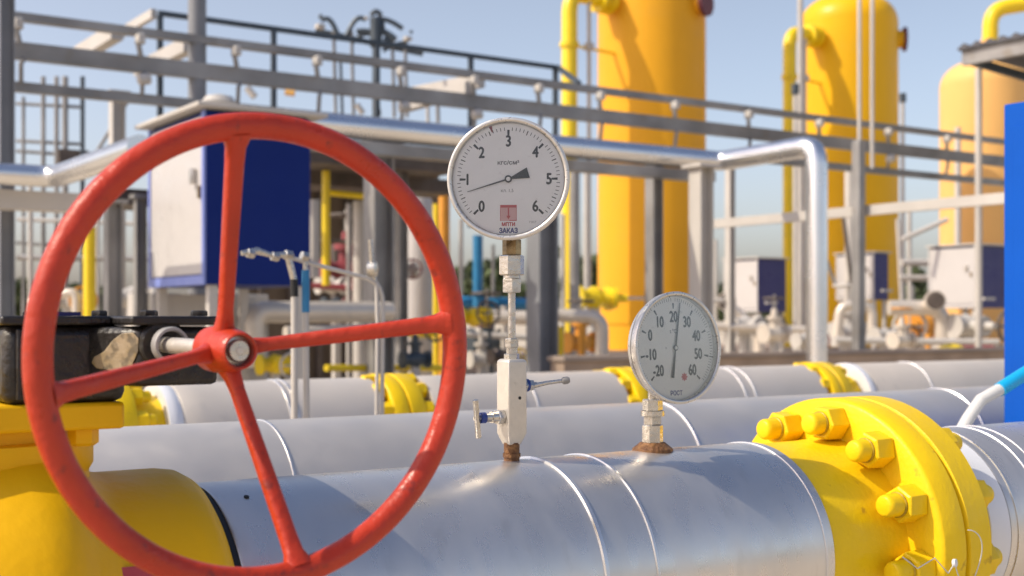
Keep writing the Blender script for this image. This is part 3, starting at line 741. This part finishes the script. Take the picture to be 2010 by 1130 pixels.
# silver pipe on the rack with elbow
def clad_run(label, pts, r, R=None, m=M_cladsky, name='overhead_pipe'):
    return solid_pipe(name, label, 'pipe', pts, r, m, 'overhead silver pipes', R or r*1.8, 28)
zp = H+420*9/F
a = P(560,0,9.0); a.z = zp
c = PX(1411,0,8.48); c = Vector((8.48, 9.0, zp))
d_ = PX(1603,0,8.48); d_.z = zp+0.02
e = Vector((d_.x, d_.y, 0))
clad_run('long silver pipe below the rack, bending down in a tall leg at right', [a, c, d_, e], 0.094, 0.17)
xe = 8.40
m = MB().box((P(600,0,9.0).x,8.96,zp-0.20),(xe,9.10,zp-0.105)).build('steel_beam', M_rail, smooth=0); tag(m,'long brown-grey beam hugging the underside of the long silver pipe','beam','brown steel beams')
# left bend
zl = H+272*9/F
a = P(-60,0,9.0); a.z = zl; c = P(108,0,9.0); c.z = zl; b = PX(275,0,c.x); b.z = zl
clad_run('silver pipe bending towards the camera at far left', [a,c,b], 0.075, 0.14)
m = MB().box((P(-20,0,9.25).x,9.12,zl-0.22),(c.x+0.3,9.3,zl-0.09)).build('steel_beam', M_lgrey, smooth=0); tag(m,'cream beam carrying the bent silver pipe at far left','beam')

# ladder-like vertical pipework at far left
VP = thing('pipe_stack', 'ladder-like cluster of thin vertical pipes and rungs at far left', 'pipework', tuple(D(100,600,16)))
for px,w in ((46,7),(85,9),(111,9),(128,12),(162,9)):
    a = D(px,150 if px>50 else 190,16); MB().cyl((a.x,a.y,0),a,w/2/F*16,12).build('riser', M_rail if px!=162 else M_dark, VP)
for y in (207,280,300,393,480):
    MB().cyl(D(32,y-4,16.1),D(160 if y<290 else 125,y+3,16.1),0.022,8).build('rung', M_rail, VP)
MB().box(tuple(D(128,318,16.0)-Vector((0.1,0.1,0.1))),tuple(D(160,302,16.0)+Vector((0.1,0.1,0.05)))).build('box_joint', M_brown, VP)

# ------------------------------------------------------------------ cabinets
def cabinet(label, pxc, ytop, ybot, d, pxl, pxr, blue, name='instrument_cabinet', stand=True, h=None):
    c = D(pxc, ybot, d); top = D(pxc, ytop, d).z
    yb = PX(pxl,0,c.x).y; xr_ = P(pxr,0,c.y).x
    t = thing(name, label, 'cabinet', (c.x,c.y,0), 'blue and white instrument cabinets')
    x0,y0,z0 = c.x,c.y,c.z
    s = (xr_-x0)
    MB().box((x0,y0,z0),(xr_,yb,top)).build('body', blue, t, bevel=0.01)
    MB().box((x0-0.012,y0+0.04*1.0,z0+0.07),(x0-0.001,yb-0.04,top-0.03)).build('door', M_white, t, bevel=0.004)
    for a,b in (((x0-0.02,y0,z0),(x0-0.003,yb,z0+0.062)),((x0-0.02,y0,z0+0.064),(x0-0.003,y0+0.036,top)),((x0-0.02,yb-0.036,z0+0.064),(x0-0.003,yb,top))):
        MB().box(a,b).build('door_frame', M_trim if blue is M_blue else M_white, t)
    hp = Vector((x0-0.03, y0+0.16, (z0+top)/2+0.15))
    MB().box(hp-Vector((0.02,0.02,0.05)),hp+Vector((0.015,0.03,0.05))).build('handle', M_steel, t, bevel=0.006)
    MB().box((x0-0.03,y0+0.06,(z0+top)/2),(x0-0.013,y0+0.09,(z0+top)/2+0.08)).build('hinge', M_brass, t)
    # roof
    ov = 0.05+0.04*(blue is M_blue)
    MB().box((x0-ov,y0-ov,top+0.012),(xr_+ov,yb+ov,top+0.042)).build('roof', M_lgrey, t, bevel=0.006)
    MB().box((x0+0.02,y0+0.02,top),(xr_-0.02,yb-0.02,top+0.012)).build('roof_riser', M_dark, t)
    for xx in (x0+0.06,xr_-0.06):
        for yy in (y0+0.06,yb-0.06):
            MB().box((xx-0.03,yy-0.03,0.0),(xx+0.03,yy+0.03,z0-0.001)).build('leg', M_lgrey, t)
    return t
cb = cabinet('large cabinet with white door and dark blue side, seen through the red wheel', 405, 216, 558, 8.32, 296, 610, M_blue)
# vent cap on roof
c = D(430,190,8.7)
MB().lathe((c.x,c.y,D(405,216,8.32).z+0.0425),(0,0,1),[(0,0.05),(0.03,0.10),(0.07,0.12),(0.11,0.09),(0.125,0.03)],24).build('roof_vent', M_lgrey, cb)
for (lab,pc_,yt,yb_,d,pl,pr) in (('small cabinet with navy side just right of the thermometer',1488,508,612,25,1422,1543),
      ('small cabinet partly hidden behind the thin post',1716,497,588,25.5,1642,1744),
      ('small cabinet with navy side beside the blue panel at right',1915,482,604,21.5,1824,1985)):
    t = cabinet(lab,pc_,yt,yb_,d,pl,pr,M_navy)
    hh = D(pc_+15,yb_-18,d-0.3)
    MB().beam(hh, hh+Vector((0.30,0,0)),0.04,0.05).build('side_bracket', M_lgrey, t)

# ------------------------------------------------------------------ vessels
def vessel(label, px, wpx, ytop, Yv, m, nozzle=None, manway=None, top=None):
    k = (px-1005)/F; X = Yv*(CA+k*SA)/(SA-k*CA); d = X*CA+Yv*SA
    r = wpx/2/F*d*0.995
    zt_ = H-(ytop-YH)/F*d
    t = thing('separator_vessel', label, 'vessel', (X,Yv,0.33), 'tall yellow vessels')
    hd = r*0.62
    pr = [(0.9,r)]+[(z,r) for z in (2,3,4,5,6)]+[(zt_-hd,r)]+[(zt_-hd+hd*math.sin(a),r*math.cos(a)**0.72) for a in [i*math.pi/2/14 for i in range(1,14)]]+[(zt_,r*0.03)]
    sh = MB().lathe((X,Yv,0),(0,0,1),pr,96).build('shell', m, t, smooth=60)
    for z in (3.1,5.4,zt_-hd):
        MB().lathe((X,Yv,z-0.012),(0,0,1),[(0,r-0.001),(0.006,r+0.003),(0.018,r+0.003),(0.024,r-0.001)],96,caps=False).build('weld_seam', m, t)
    MB().lathe((X,Yv,0.335),(0,0,1),[(0,r*1.06),(0.03,r*1.06),(0.03,r*0.98),(0.57,r*0.98)],64).build('skirt', m, t)
    if nozzle:
        ynz, rp, L, dv = nozzle
        zn = H-(ynz-YH)/F*d
        dv = Vector(dv).normalized()
        c = Vector((X,Yv,zn))
        p0 = c+dv*(r*0.9); p1 = c+dv*(r+0.18)
        nz_ = MB().cyl(p0,p1,rp*1.05,24).build('nozzle', M_yp, t)
        for q0 in (0.20,0.30,0.44,0.52):
            pq = c+dv*(r+q0-0.06)
            f = MB().cyl(pq,pq+dv*0.06,rp*1.75,24).build('nozzle_flange', M_yp, t)
        pe = c+dv*L
        out = MB().tube(path([c+dv*(r+0.1), pe, Vector((pe.x,pe.y,0.35))], rp*2.6), rp, 24).build('down_pipe', M_yp, t)
        zz = zn-1.15
        MB().cyl((pe.x,pe.y,zz),(pe.x,pe.y,zz+0.10),rp*1.25,24).build('pipe_collar', M_yp, t)
        # slim instrument line
        pl = c+dv*(L-0.42)+Vector((0.1,-0.05,0))
        MB().cyl((pl.x,pl.y,0.35),(pl.x,pl.y,zn-0.05),0.045,12).build('level_tube', M_lgrey, t)
        MB().cyl((pl.x,pl.y,zz),(pl.x,pl.y,zz+0.14),0.11,12).build('tube_joint', M_lgrey, t)
        MB().beam((pe.x,pe.y,zz+0.05),c+dv*(r*0.98)+Vector((0,0,zz+0.05-zn)),0.05,0.05).build('pipe_bracket', M_yp, t)
    if manway:
        ym, off = manway
        zm = H-(ym-YH)/F*d
        a = math.asin(max(-1,min(1,off)))
        vr = Vector((SA,-CA,0)); vf = Vector((-CA,-SA,0))
        dv = vr*math.sin(a)+vf*math.cos(a)
        c = Vector((X,Yv,zm))
        MB().cyl(c+dv*r*0.9,c+dv*(r+0.12),0.22,24).build('manway', m, t)
        MB().cyl(c+dv*(r+0.12),c+dv*(r+0.20),0.30,24).build('manway_cover', M_maroon, t)
    return t, X, d, r, zt_
nd_ = (-1,-0.12,0)
vessel('tallest yellow vessel in the centre, top cut off by the photo', 1279, 212, -260, 21.9, M_ves, (22,0.165,2.52,nd_), (22,0.80))
vessel('yellow vessel with rounded top behind the thin twin rods', 1665, 190, -8, 21.9, M_ves2, (88,0.155,2.40,nd_), (80,0.99))
t3,X3,d3,r3,zt3 = vessel('pale orange vessel behind the grey canopy at right', 1935, 174, 118, 21.9, M_ves3)
c = Vector((X3,21.9,zt3))
MB().lathe(c+Vector((-0.45,-0.35,-0.45)),(0,0,1),[(0,0.35),(0.35,0.28),(0.55,0.16),(0.9,0.16)],24).build('neck', M_ves3, t3)
pz = D(1942,95,d3); pz2 = D(1945,18,d3); pz3 = D(2090,-5,d3)
MB().tube(path([Vector((pz.x,pz.y,zt3-0.4)), pz2, pz3],0.45),0.21,24).build('outlet_pipe', M_yp, t3)

# ------------------------------------------------------------------ canopy, posts and beam at right
zc_ = D(1885,100,14.2)
CN = thing('canopy', 'dark corrugated canopy roof on a slim post at upper right', 'canopy', (zc_.x,zc_.y,0))
x0,y0,z0 = zc_.x, zc_.y, zc_.z
m = MB(); n = 26
for i in range(n):
    ya = y0-i*0.16; 
    m.prism([(x0-0.05,ya,z0+0.02),(x0-0.05,ya-0.08,z0+0.07),(x0-0.05,ya-0.16,z0+0.02),(x0-0.05,ya-0.16,z0),(x0-0.05,ya,z0)],(4.2,0,-0.25))
m.build('roof_sheet', M_roof, CN, smooth=0)
MB().box((x0,y0-4.1,z0-0.16),(x0+0.08,y0-0.02,z0-0.002)).build('edge_beam', M_rail, CN, smooth=0)
for dy in (-0.1,-1.4,-2.8): MB().beam((x0+0.09,y0+dy,z0-0.12),(x0+4,y0+dy,z0-0.40),0.06,0.09).build('rafter', M_dark, CN, smooth=0)
pp = D(1921,150,14.5)
MB().cyl((pp.x,pp.y,0),(pp.x,pp.y,z0-0.14),0.040,16).build('post', M_lgrey, CN)
bp_ = D(1701,413,13.0)
o = MB().box((bp_.x-0.04,PX(1975,0,bp_.x).y-0.3,bp_.z-0.05),(bp_.x+0.04,PX(1400,0,bp_.x).y,bp_.z+0.05)).build('cross_beam', M_lgrey, smooth=0)
tag(o,'pale horizontal beam crossing in front of the right vessels','beam')
PS = thing('mast', 'pale square post with two thin rods rising from it, right of the silver elbow', 'mast', (bp_.x-0.15,bp_.y,0))
MB().box((bp_.x-0.17,bp_.y-0.05,0),(bp_.x-0.07,bp_.y+0.05,D(1701,275,12.9).z)).build('post', M_rail, PS, bevel=0.01)
for px in (1687,1712):
    q = D(px,-30,12.9); MB().cyl((q.x,q.y,D(px,330,12.9).z),q,0.021,10).build('rod', M_lgrey, PS)
for px,yt,d in ((1571,-30,27),):
    q = D(px,yt,d); o = MB().cyl((q.x,q.y,0.33),q,0.06,10).build('lightning_rod', M_lgrey); tag(o,'thin pale rod beside the second yellow vessel','rod')
for px,yt,yb2,d in ((1561,185,600,25),(1772,200,600,30)):
    q = D(px,yt,d); o = MB().cyl((q.x,q.y,0),q,0.045,10).build('vent_pipe', M_lgrey)
    MB().cyl((q.x,q.y,q.z+0.002),(q.x,q.y,q.z+0.2),0.08,12).build('vent_hood', M_dark, o)
    tag(o,'slim vent pipe %s the second vessel'%('left of' if px<1600 else 'right of'),'pipe')

# ------------------------------------------------------------------ rooftop vent cluster above the rack
MC = thing('vent_cluster', 'dark cluster of curved vent pipes on a mast above the rack', 'mast', tuple(D(738,240,15)))
dM = 15.0
MB().tube([D(738,240,dM),D(738,95,dM),D(738,90,dM),D(738,35,dM)],[0.045,0.045,0.075,0.07],14).build('mast_pole', M_dark, MC)
def arc(px0,py0,px1,py1,hgt,r=0.030,n=12,dd=dM,mm=M_dark):
    pts = []
    for i in range(n+1):
        t = i/n; pts.append(D(px0+(px1-px0)*t, py0+(py1-py0)*t-hgt*math.sin(math.pi*t), dd))
    MB().tube(pts, r, 8).build('curved_pipe', mm, MC)
arc(630,40,664,70,16); arc(680,70,718,38,16); arc(740,36,790,56,5); arc(745,60,776,78,3,0.04); arc(700,62,736,66,3,0.035)
arc(690,85,737,70,10,0.025); arc(745,50,770,92,8,0.02); arc(728,30,748,30,8,0.03); arc(752,100,800,82,4,0.022)
for px,py,w in ((629,32,9),(807,62,7),(745,50,22),(735,70,18),(758,78,14)):
    c = D(px,py,dM); s = w/2/F*dM
    MB().lathe(c-Vector((0,0,s)),(0.1,0.1,1),[(0,s*0.6),(s*0.5,s),(s*1.5,s*0.9),(s*2,s*0.5)],10).build('valve_head', M_dark, MC)
for px,py,w in ((628,52,16),(800,76,14),(720,35,8),(765,88,8)):
    c = D(px,py,dM-0.05); s = w/2/F*dM
    MB().box(c-Vector((s,s,s*0.6)),c+Vector((s,s,s*0.6))).build('pale_fitting', M_lgrey, MC, bevel=0.01)
MB().beam(D(620,60,dM+.1),D(830,105,dM+.1),0.05,0.06).build('cross_bar', M_dark, MC)
for px in (655,690,770,795):
    MB().beam(D(px,60 if px<700 else 80,dM),D(px+4,230,dM),0.03,0.03).build('strut', M_rail, MC)

# ------------------------------------------------------------------ background valves and pipework
def valve(label, px, py, d, s, body, wheel, facing=(0,-1,0), legs=True, name='gate_valve', up=True):
    c = D(px,py,d)
    t = thing(name, label, 'valve', (c.x,c.y,c.z), 'background valves')
    MB().lathe(c-Vector((0.22*s,0,0)),(1,0,0),[(0,0.13*s),(0.04*s,0.13*s),(0.04*s,0.075*s),(0.12*s,0.09*s),(0.22*s,0.13*s),(0.32*s,0.09*s),(0.40*s,0.075*s),(0.40*s,0.13*s),(0.44*s,0.13*s)],24).build('body', body, t)
    f = Vector((0,0,1)) if up else Vector(facing)
    MB().lathe(c,f,[(0.05*s,0.07*s),(0.20*s,0.07*s),(0.20*s,0.11*s),(0.25*s,0.11*s),(0.25*s,0.05*s),(0.36*s,0.04*s)],20).build('bonnet', body, t)
    MB().lathe(c,f,[(0.3*s,0.016*s),(0.55*s,0.016*s)],10).build('stem', M_steel, t)
    wc = c+f*0.5*s
    hw = MB().torus(wc,f,0.15*s,0.016*s,28,8)
    _,u_,w_ = basis(f)
    for a in (0,math.pi/2): 
        dd = u_*math.cos(a)+w_*math.sin(a); hw.cyl(wc-dd*0.15*s,wc+dd*0.15*s,0.011*s,6)
    hw.build('handwheel', wheel, t)
    if legs: MB().box((c.x-0.05*s,c.y-0.05*s,0),(c.x+0.05*s,c.y+0.05*s,c.z-0.1*s)).build('support', M_lgrey, t)
    return t
vl = [
 ('red-bodied valve with dark wheel inside the big wheel',680,535,13.5,1.2,M_redbg,M_brown,(0.3,-1,0),False),
 ('cream valve with small red wheel facing the camera',790,530,12.8,0.62,M_lgrey,M_redbg,(-0.2,-1,0),False),
 ('yellow capped valve right beside the big wheel rim',930,622,12.5,0.75,M_yp,M_brown,(-0.2,-1,0.1),False),
 ('dark valve low behind the gauge stem',955,668,15,1.1,M_dark,M_brown,(0,-1,0),True),
 ('yellow valve low inside the wheel at lower left',540,715,9.5,0.6,M_yp,M_lgrey,(0,-1,0),True),
 ('black and yellow valve left of the wheel spoke end',815,645,13,0.8,M_yp,M_dark,(0,-1,0),True),
 ('small orange valve below the silver elbow by the tall vessel',1140,672,14,0.9,M_orange,M_brown,(0,-1,0),True),
 ('brown wheeled valve in front of the tall vessel',1165,585,19,1.4,M_yp,M_brown,(1,-0.6,0),True),
 ('pale valve under the left small cabinet',1462,640,21,1.4,M_lgrey,M_brown,(0,-1,0),True),
 ('silver valve between the tall silver leg and the thin post',1665,655,20,1.5,M_lgrey,M_lgrey,(0,-1,0),True),
 ('orange valve right of the thin post',1810,640,20,1.6,M_orange,M_lgrey,(-1,-0.5,0),True),
 ('rusty valve beneath the right small cabinet',1895,640,19,1.4,M_lgrey,M_brown,(0,-1,0),True),
 ('dark blue valve low inside the wheel at right',815,705,11,0.6,M_dark,M_navy,(0,-1,0),True),
 ('white valve low at left beside the gearbox top',260,585,12,0.9,M_lgrey,M_lgrey,(0,-1,0),True),
 ('grey valve behind the left columns',140,590,15,1.0,M_lgrey,M_orange,(0,-1,0),True),
 ('tiny silver valve at the foot of the left small cabinet',1520,655,18,1.0,M_cladbg,M_brown,(0,-1,0),True),
 ('small silver valve left of the tall silver leg',1580,668,17,0.8,M_lgrey,M_redbg,(-0.3,-1,0),True),
 ('small pale valve by the thin post foot',1735,660,18,1.0,M_lgrey,M_brown,(0,-1,0),True),
 ('bright cream valve right of the thin post foot',1770,668,16,0.8,M_cladbg,M_orange,(0.3,-1,0),True),
 ('small dark valve in the shelter',660,600,13.6,0.7,M_dark,M_redbg,(0,-1,0),True),
 ('rusty little valve beside the wide grey column',985,700,12.5,0.6,M_brown,M_yp,(0,-1,0),True),
 ('small pale valve low behind the gauge stem',945,705,13.5,0.7,M_lgrey,M_redbg,(0.2,-1,0),True),
 ('pink-wheeled valve beside the blue cabinet side',650,560,13,0.7,M_lgrey,M_redbg,(0.4,-1,0),False),
]
for i,v in enumerate(vl):
    valve(v[0],v[1],v[2],v[3],v[4],v[5],v[6],v[7],v[8],up=(i%3==0))

def pp_(label, pts, wpx, m, R=None, cat='pipe', name='process_pipe', group='background pipes'):
    p3 = [D(*p) for p in pts]; r = wpx/2/F*pts[0][2]
    return solid_pipe(name, label, cat, p3, r, m, group, R or r*2.2, 16)
def down(px, ytop, d): return [(px,ytop,d),(px, YH+F*1.0/d, d)]
pp_('yellow post pipe seen through the wheel at left', down(176,445,13), 24, M_yp)
pp_('yellow pipe hanging under the brown beams', [(640,335,12),(640,560,12)], 16, M_yp)
pp_('thin yellow horizontal pipe under the brown beams', [(640,377,12.2),(735,387,12.2)], 12, M_yp)
pp_('white tube beside the blue cabinet side', [(616,392,11.5),(616,545,11.5)], 22, M_lgrey)
pp_('white tube left of the two-tone column', down(706,395,12.5), 26, M_lgrey)
pp_('grey tube behind the dark pipework in the wheel', down(660,480,14), 20, M_brown)
pp_('yellow post right of the white tank', down(872,380,14.5), 22, M_orange)
pp_('dull gold post beside the white tank', down(856,400,15), 12, M_yp)
pp_('fat silver pipe with a bend inside the wheel', [(500,720,9.6),(495,612,9.6),(765,612,10.4)], 44, M_cladbg, 0.13)
pp_('lower silver pipe under the fat one', [(560,655,10.5),(720,650,10.9)], 30, M_cladbg)
pp_('blue riser left of the gauge stem', [(938,462,15),(938,640,15)], 20, M_bluebg)
pp_('blue crossing pipe behind the gauge stem', [(900,592,15.2),(1035,596,15.2)], 22, M_bluebg)
pp_('grey crossing pipe behind the gauge stem', [(945,622,14.2),(1036,624,14.2)], 28, M_cladbg)
pp_('silver arch pipe right of the wide grey column', [(1080,618,12),(1182,622,12),(1182,740,12)], 26, M_cladbg)
pp_('dull yellow leg under the silver arch', down(1095,640,12.6), 24, M_yp)
pp_('orange leg under the silver arch', down(1142,640,13.5), 14, M_orange)
pp_('grey riser left of the tall vessel, wider one', down(1128,330,18), 20, M_rail)
pp_('grey riser touching the tall vessel edge', down(1152,325,20), 13, M_lgrey)
pp_('slim grey riser beside the wide column', down(1105,420,16), 9, M_lgrey)
pp_('white loop pipe beneath the middle small cabinet', [(1643,660,18),(1650,598,18),(1712,600,18),(1712,660,18)], 20, M_cladbg)
pp_('white loop pipe left of the right small cabinet', [(1745,604,19),(1850,604,19),(1850,690,19)], 30, M_cladbg)
pp_('pale riser right of the thin post', down(1668,330,24), 20, M_lgrey)
pp_('pale riser beside the second vessel', down(1785,400,24), 9, M_lgrey)
pp_('pale yellow riser under the second vessel', down(1590,330,23), 16, M_ves3)
pp_('pale riser above the right small cabinet', [(1880,250,23),(1880,480,23)], 12, M_lgrey)
pp_('pale diagonal pipe above the right small cabinet', [(1770,470,22),(1860,430,22)], 10, M_lgrey)
pp_('pale horizontal pipe left of the right small cabinet', [(1770,515,23),(1830,515,23)], 14, M_lgrey)
pp_('second pale horizontal pipe left of the right small cabinet', [(1765,545,23),(1830,545,23)], 12, M_lgrey)
pp_('grey pipe stub below the left small cabinet', [(1430,600,22),(1490,650,22),(1490,690,22)], 22, M_cladbg)
pp_('thin stay rod by the silver leg', [(1655,420,21),(1672,560,21)], 8, M_brown)
pp_('thin pale stay right of the second vessel', [(1762,430,24),(1772,640,24)], 8, M_lgrey)
pp_('fallen rusty pipe lying on the pavement at right', [(1885,683,17),(1950,683,17)], 12, M_redbg)
pp_('silver cross pipe low right of the thermometer',[(1400,640,19),(1590,648,19)],16,M_cladbg)
pp_('pale cross pipe low between the posts at right',[(1640,668,17.5),(1960,672,17.5)],14,M_lgrey)
pp_('orange riser left of the right small cabinet',down(1822,655,18),12,M_orange)
pp_('grey riser beside the right small cabinet',down(1790,560,20),10,M_rail)
pp_('second grey riser in the shelter',[(730,395,14),(730,700,14)],9,M_rail)
pp_('dull yellow cross pipe low inside the wheel',[(640,722,10.5),(870,722,11.5)],14,M_yp)
pp_('pale cross pipe low behind the gauge stem',[(900,655,14),(1036,662,14)],12,M_lgrey)
pp_('slim dark pipe low behind the gauge stem',[(960,640,13.5),(965,740,13.5)],8,M_dark)
pp_('pale drop pipe behind the gauge stem',[(990,600,14.6),(990,740,14.6)],14,M_lgrey)
pp_('cream post close behind the thin pipe stack',down(60,330,14.5),10,M_lgrey)
pp_('slim cream post between the rack and left wheel rim',down(192,400,15),8,M_lgrey)
pp_('pale level pipe crossing behind the left columns',[(34,430,15.5),(300,440,15.5)],8,M_lgrey)
pp_('grey level pipe low behind the left columns',[(34,505,15),(300,508,15)],12,M_rail)
pp_('silver bend low behind the left wheel rim',[(60,595,13),(150,570,13),(150,640,13)],18,M_cladbg)
pp_('slanted grey stay high at left',[(170,330,16.5),(250,200,16.5)],7,M_rail)
pp_('thin orange pipe between the upper rails',[(560,180,14),(578,183,14)],13,M_ves3,name='short_pipe')
pp_('short pale stub between the upper rails',[(485,172,14),(500,190,14)],14,M_lgrey,name='short_pipe')
pp_('pale stub just above the long silver pipe',[(700,205,13),(712,222,13)],12,M_lgrey,name='short_pipe')
pp_('dark stub just above the long silver pipe',[(738,200,13),(742,226,13)],14,M_brown,name='short_pipe')
pp_('slim dark riser behind the upper rails, left one',[(668,110,14),(672,226,14)],6,M_dark)
pp_('slim pale riser left of the gauge, above the silver pipe',[(838,170,14),(840,240,14)],7,M_lgrey)
pp_('dark riser left of the large gauge',[(858,175,14.5),(860,240,14.5)],8,M_rail)
pp_('white thin riser in front of the shelter',down(684,400,12),9,M_lgrey)
pp_('rusty cross pipe in front of the shelter',[(612,470,12.6),(712,476,12.6)],9,M_brown)
pp_('red-brown cross pipe in front of the shelter',[(612,560,12.8),(712,566,12.8)],12,M_redbg)
pp_('slim white riser beside the blue riser',down(905,430,15.5),9,M_lgrey)
pp_('slim grey riser right of the blue riser',down(968,480,15.5),7,M_rail)
pp_('pale level pipe right of the two-tone column',[(1300,585,19),(1420,590,19)],9,M_lgrey)
pp_('thin pale post left of the left small cabinet',down(1405,470,20),7,M_lgrey)
pp_('grey stay beside the middle small cabinet',[(1600,450,21),(1640,560,21)],7,M_rail)
pp_('cream riser left of the white cabinet', down(300,470,13), 14, M_lgrey)
for px,py,d,lab in ((1427,592,20,'round brown pipe end beside the thermometer'),(1832,590,19,'round brown pipe end left of the right small cabinet')):
    c = D(px,py,d); o = MB().lathe(c,(-0.7,-0.7,0),[(0,0.14),(0.25,0.15)],24).build('pipe_end', M_cladbg)
    MB().lathe(c+Vector((-0.7,-0.7,0)).normalized()*0.251,(-0.7,-0.7,0),[(0,0.13),(0.02,0.12)],24).build('blank_cover', M_brown, o)
    tag(o, lab, 'pipe end')
# dim open shelter behind the wheel
a = P(598,300,14.5); b = P(892,300,14.5)
SH = thing('equipment_shelter', 'dim brown open shelter behind the pipework inside the wheel at right', 'shelter', (a.x,15.5,0))
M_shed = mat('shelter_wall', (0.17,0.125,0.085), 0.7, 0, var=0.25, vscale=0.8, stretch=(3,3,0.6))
zs_ = P(740,300,14.5).z
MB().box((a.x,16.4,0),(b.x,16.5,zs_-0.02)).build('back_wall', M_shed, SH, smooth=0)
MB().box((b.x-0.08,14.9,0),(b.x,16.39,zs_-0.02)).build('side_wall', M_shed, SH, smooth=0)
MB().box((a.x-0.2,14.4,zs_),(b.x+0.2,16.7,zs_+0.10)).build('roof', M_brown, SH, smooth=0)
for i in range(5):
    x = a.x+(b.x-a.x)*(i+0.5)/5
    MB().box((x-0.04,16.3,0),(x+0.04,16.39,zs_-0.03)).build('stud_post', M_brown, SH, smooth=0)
# white tank
c = D(822,380,15.5); r_ = 30/F*15.5
TK = thing('tank', 'slim whitish upright tank inside the wheel at right', 'tank', (c.x,c.y,0))
MB().lathe((c.x,c.y,0.25),(0,0,1),[(0,r_*0.9),(0.1,r_),(c.z-0.5,r_),(c.z-0.32,r_*0.85),(c.z-0.25,r_*0.4)],40).build('shell', M_white, TK)
MB().box((c.x-r_*0.8,c.y-r_*0.8,0),(c.x+r_*0.8,c.y+r_*0.8,0.249)).build('base', M_conc, TK)
# low tan wall behind the farthest pipe
a = P(1100,690,8.3).x; b = P(2060,690,8.3).x
M_tan = mat('tan_wall', (0.46,0.34,0.25), 0.85, 0, var=0.2, vscale=2.5, bump=0.3, bscale=12)
LW = thing('low_wall', 'low brown wall along the far side of the farthest pipe at right', 'wall', (a,8.3,0))
MB().box((a,8.25,0),(b,8.43,0.66)).build('wall_body', M_tan, LW, smooth=0)
MB().box((a-0.02,8.22,0.6605),(b+0.02,8.46,0.705)).build('coping', M_conc, LW, bevel=0.008)
# yellow hydrants on the pavement
for px,py,d,s,lab in ((1868,690,14.5,1.0,'yellow domed hydrant standing before the right small cabinet'),):
    c = D(px,py,d)
    HY = thing('hydrant', lab, 'hydrant', (c.x,c.y,0))
    MB().lathe((c.x,c.y,0),(0,0,1),[(0,0.25),(0.45,0.25),(c.z-0.12,0.20),(c.z-0.06,0.10),(c.z-0.02,0.10)],32).build('body', M_yp, HY)
    MB().lathe((c.x,c.y,c.z-0.04),(0,0,1),[(0,0.13),(0.04,0.16),(0.10,0.13),(0.13,0.05)],24).build('cap', M_yp, HY)
# equipment base under the large cabinet
c = D(300,575,9.3)
o = MB().box((c.x,c.y,0),(c.x+0.9,c.y+0.6,c.z)).build('equipment_plinth', M_lgrey, bevel=0.01); tag(o,'pale equipment plinth under the large cabinet','plinth')

# ------------------------------------------------------------------ trees
def tree(label, px, ytop, d, wpx, seed):
    rnd = random.Random(seed)
    b = D(px, 0, d); b.z = 0
    top = D(px,ytop,d).z; w = wpx/F*d
    t = thing('tree', label, 'tree', tuple(b), 'far trees on the horizon')
    tr = MB(); tr.tube([b, b+Vector((0.1,0,top*0.4)), b+Vector((0.2,0.1,top*0.75))],[0.25,0.18,0.07],8)
    for i in range(6):
        a = rnd.uniform(0,6.28); z = top*rnd.uniform(0.3,0.6)
        tr.tube([b+Vector((0.1,0,z)), b+Vector((math.cos(a)*w*0.3,math.sin(a)*w*0.3,z+top*0.2))],[0.09,0.03],6)
    tr.build('trunk', M_bark, t)
    cr = MB(); blobs = [(Vector((rnd.uniform(-.4,.4)*w,rnd.uniform(-.4,.4)*w,top*rnd.uniform(0.35,0.85))), rnd.uniform(0.14,0.26)*w) for _ in range(11)]
    for i in range(2600):
        c,r = blobs[i%11]
        v = Vector((rnd.gauss(0,1),rnd.gauss(0,1),rnd.gauss(0,0.8))).normalized()*r*rnd.uniform(0.5,1.08)
        p = b+c+v; p.z = min(max(p.z,0.3),top)
        s = rnd.uniform(0.12,0.26)
        q1 = Vector((rnd.gauss(0,1),rnd.gauss(0,1),rnd.gauss(0,1))).normalized()*s; q2 = Vector((rnd.gauss(0,1),rnd.gauss(0,1),rnd.gauss(0,1))).normalized()*s
        cr.add([p-q1,p+q2,p+q1,p-q2],[(0,1,2,3)])
    cr.build('crown', M_leaf, t, smooth=0)
for i,(px,yt,d,w,l) in enumerate(((40,545,85,120,'far tree at the left edge beside the grey column'),(150,560,95,120,'far low tree left of the wheel rim'),(590,520,90,150,'far tree hidden mostly by the blue cabinet'),(760,530,95,150,'far tree behind the white tank'),
      (905,505,85,110,'far tree left of the gauge stem'),(990,490,80,120,'far tree right behind the gauge stem'),(1150,462,80,120,'far tree against the tall vessel left edge'),(1260,520,95,150,'far tree behind the tall vessel'),(1430,545,95,110,'far tree behind the left small cabinet'),
      (1520,540,90,120,'far tree right of the left small cabinet'),(1790,520,95,130,'far tree left of the right small cabinet'),(1900,540,100,150,'far tree behind the right small cabinet'))):
    tree(l,px,yt,d,w,i+3)

for o in list(bpy.data.objects):
    if '_o' in o: del o['_o']
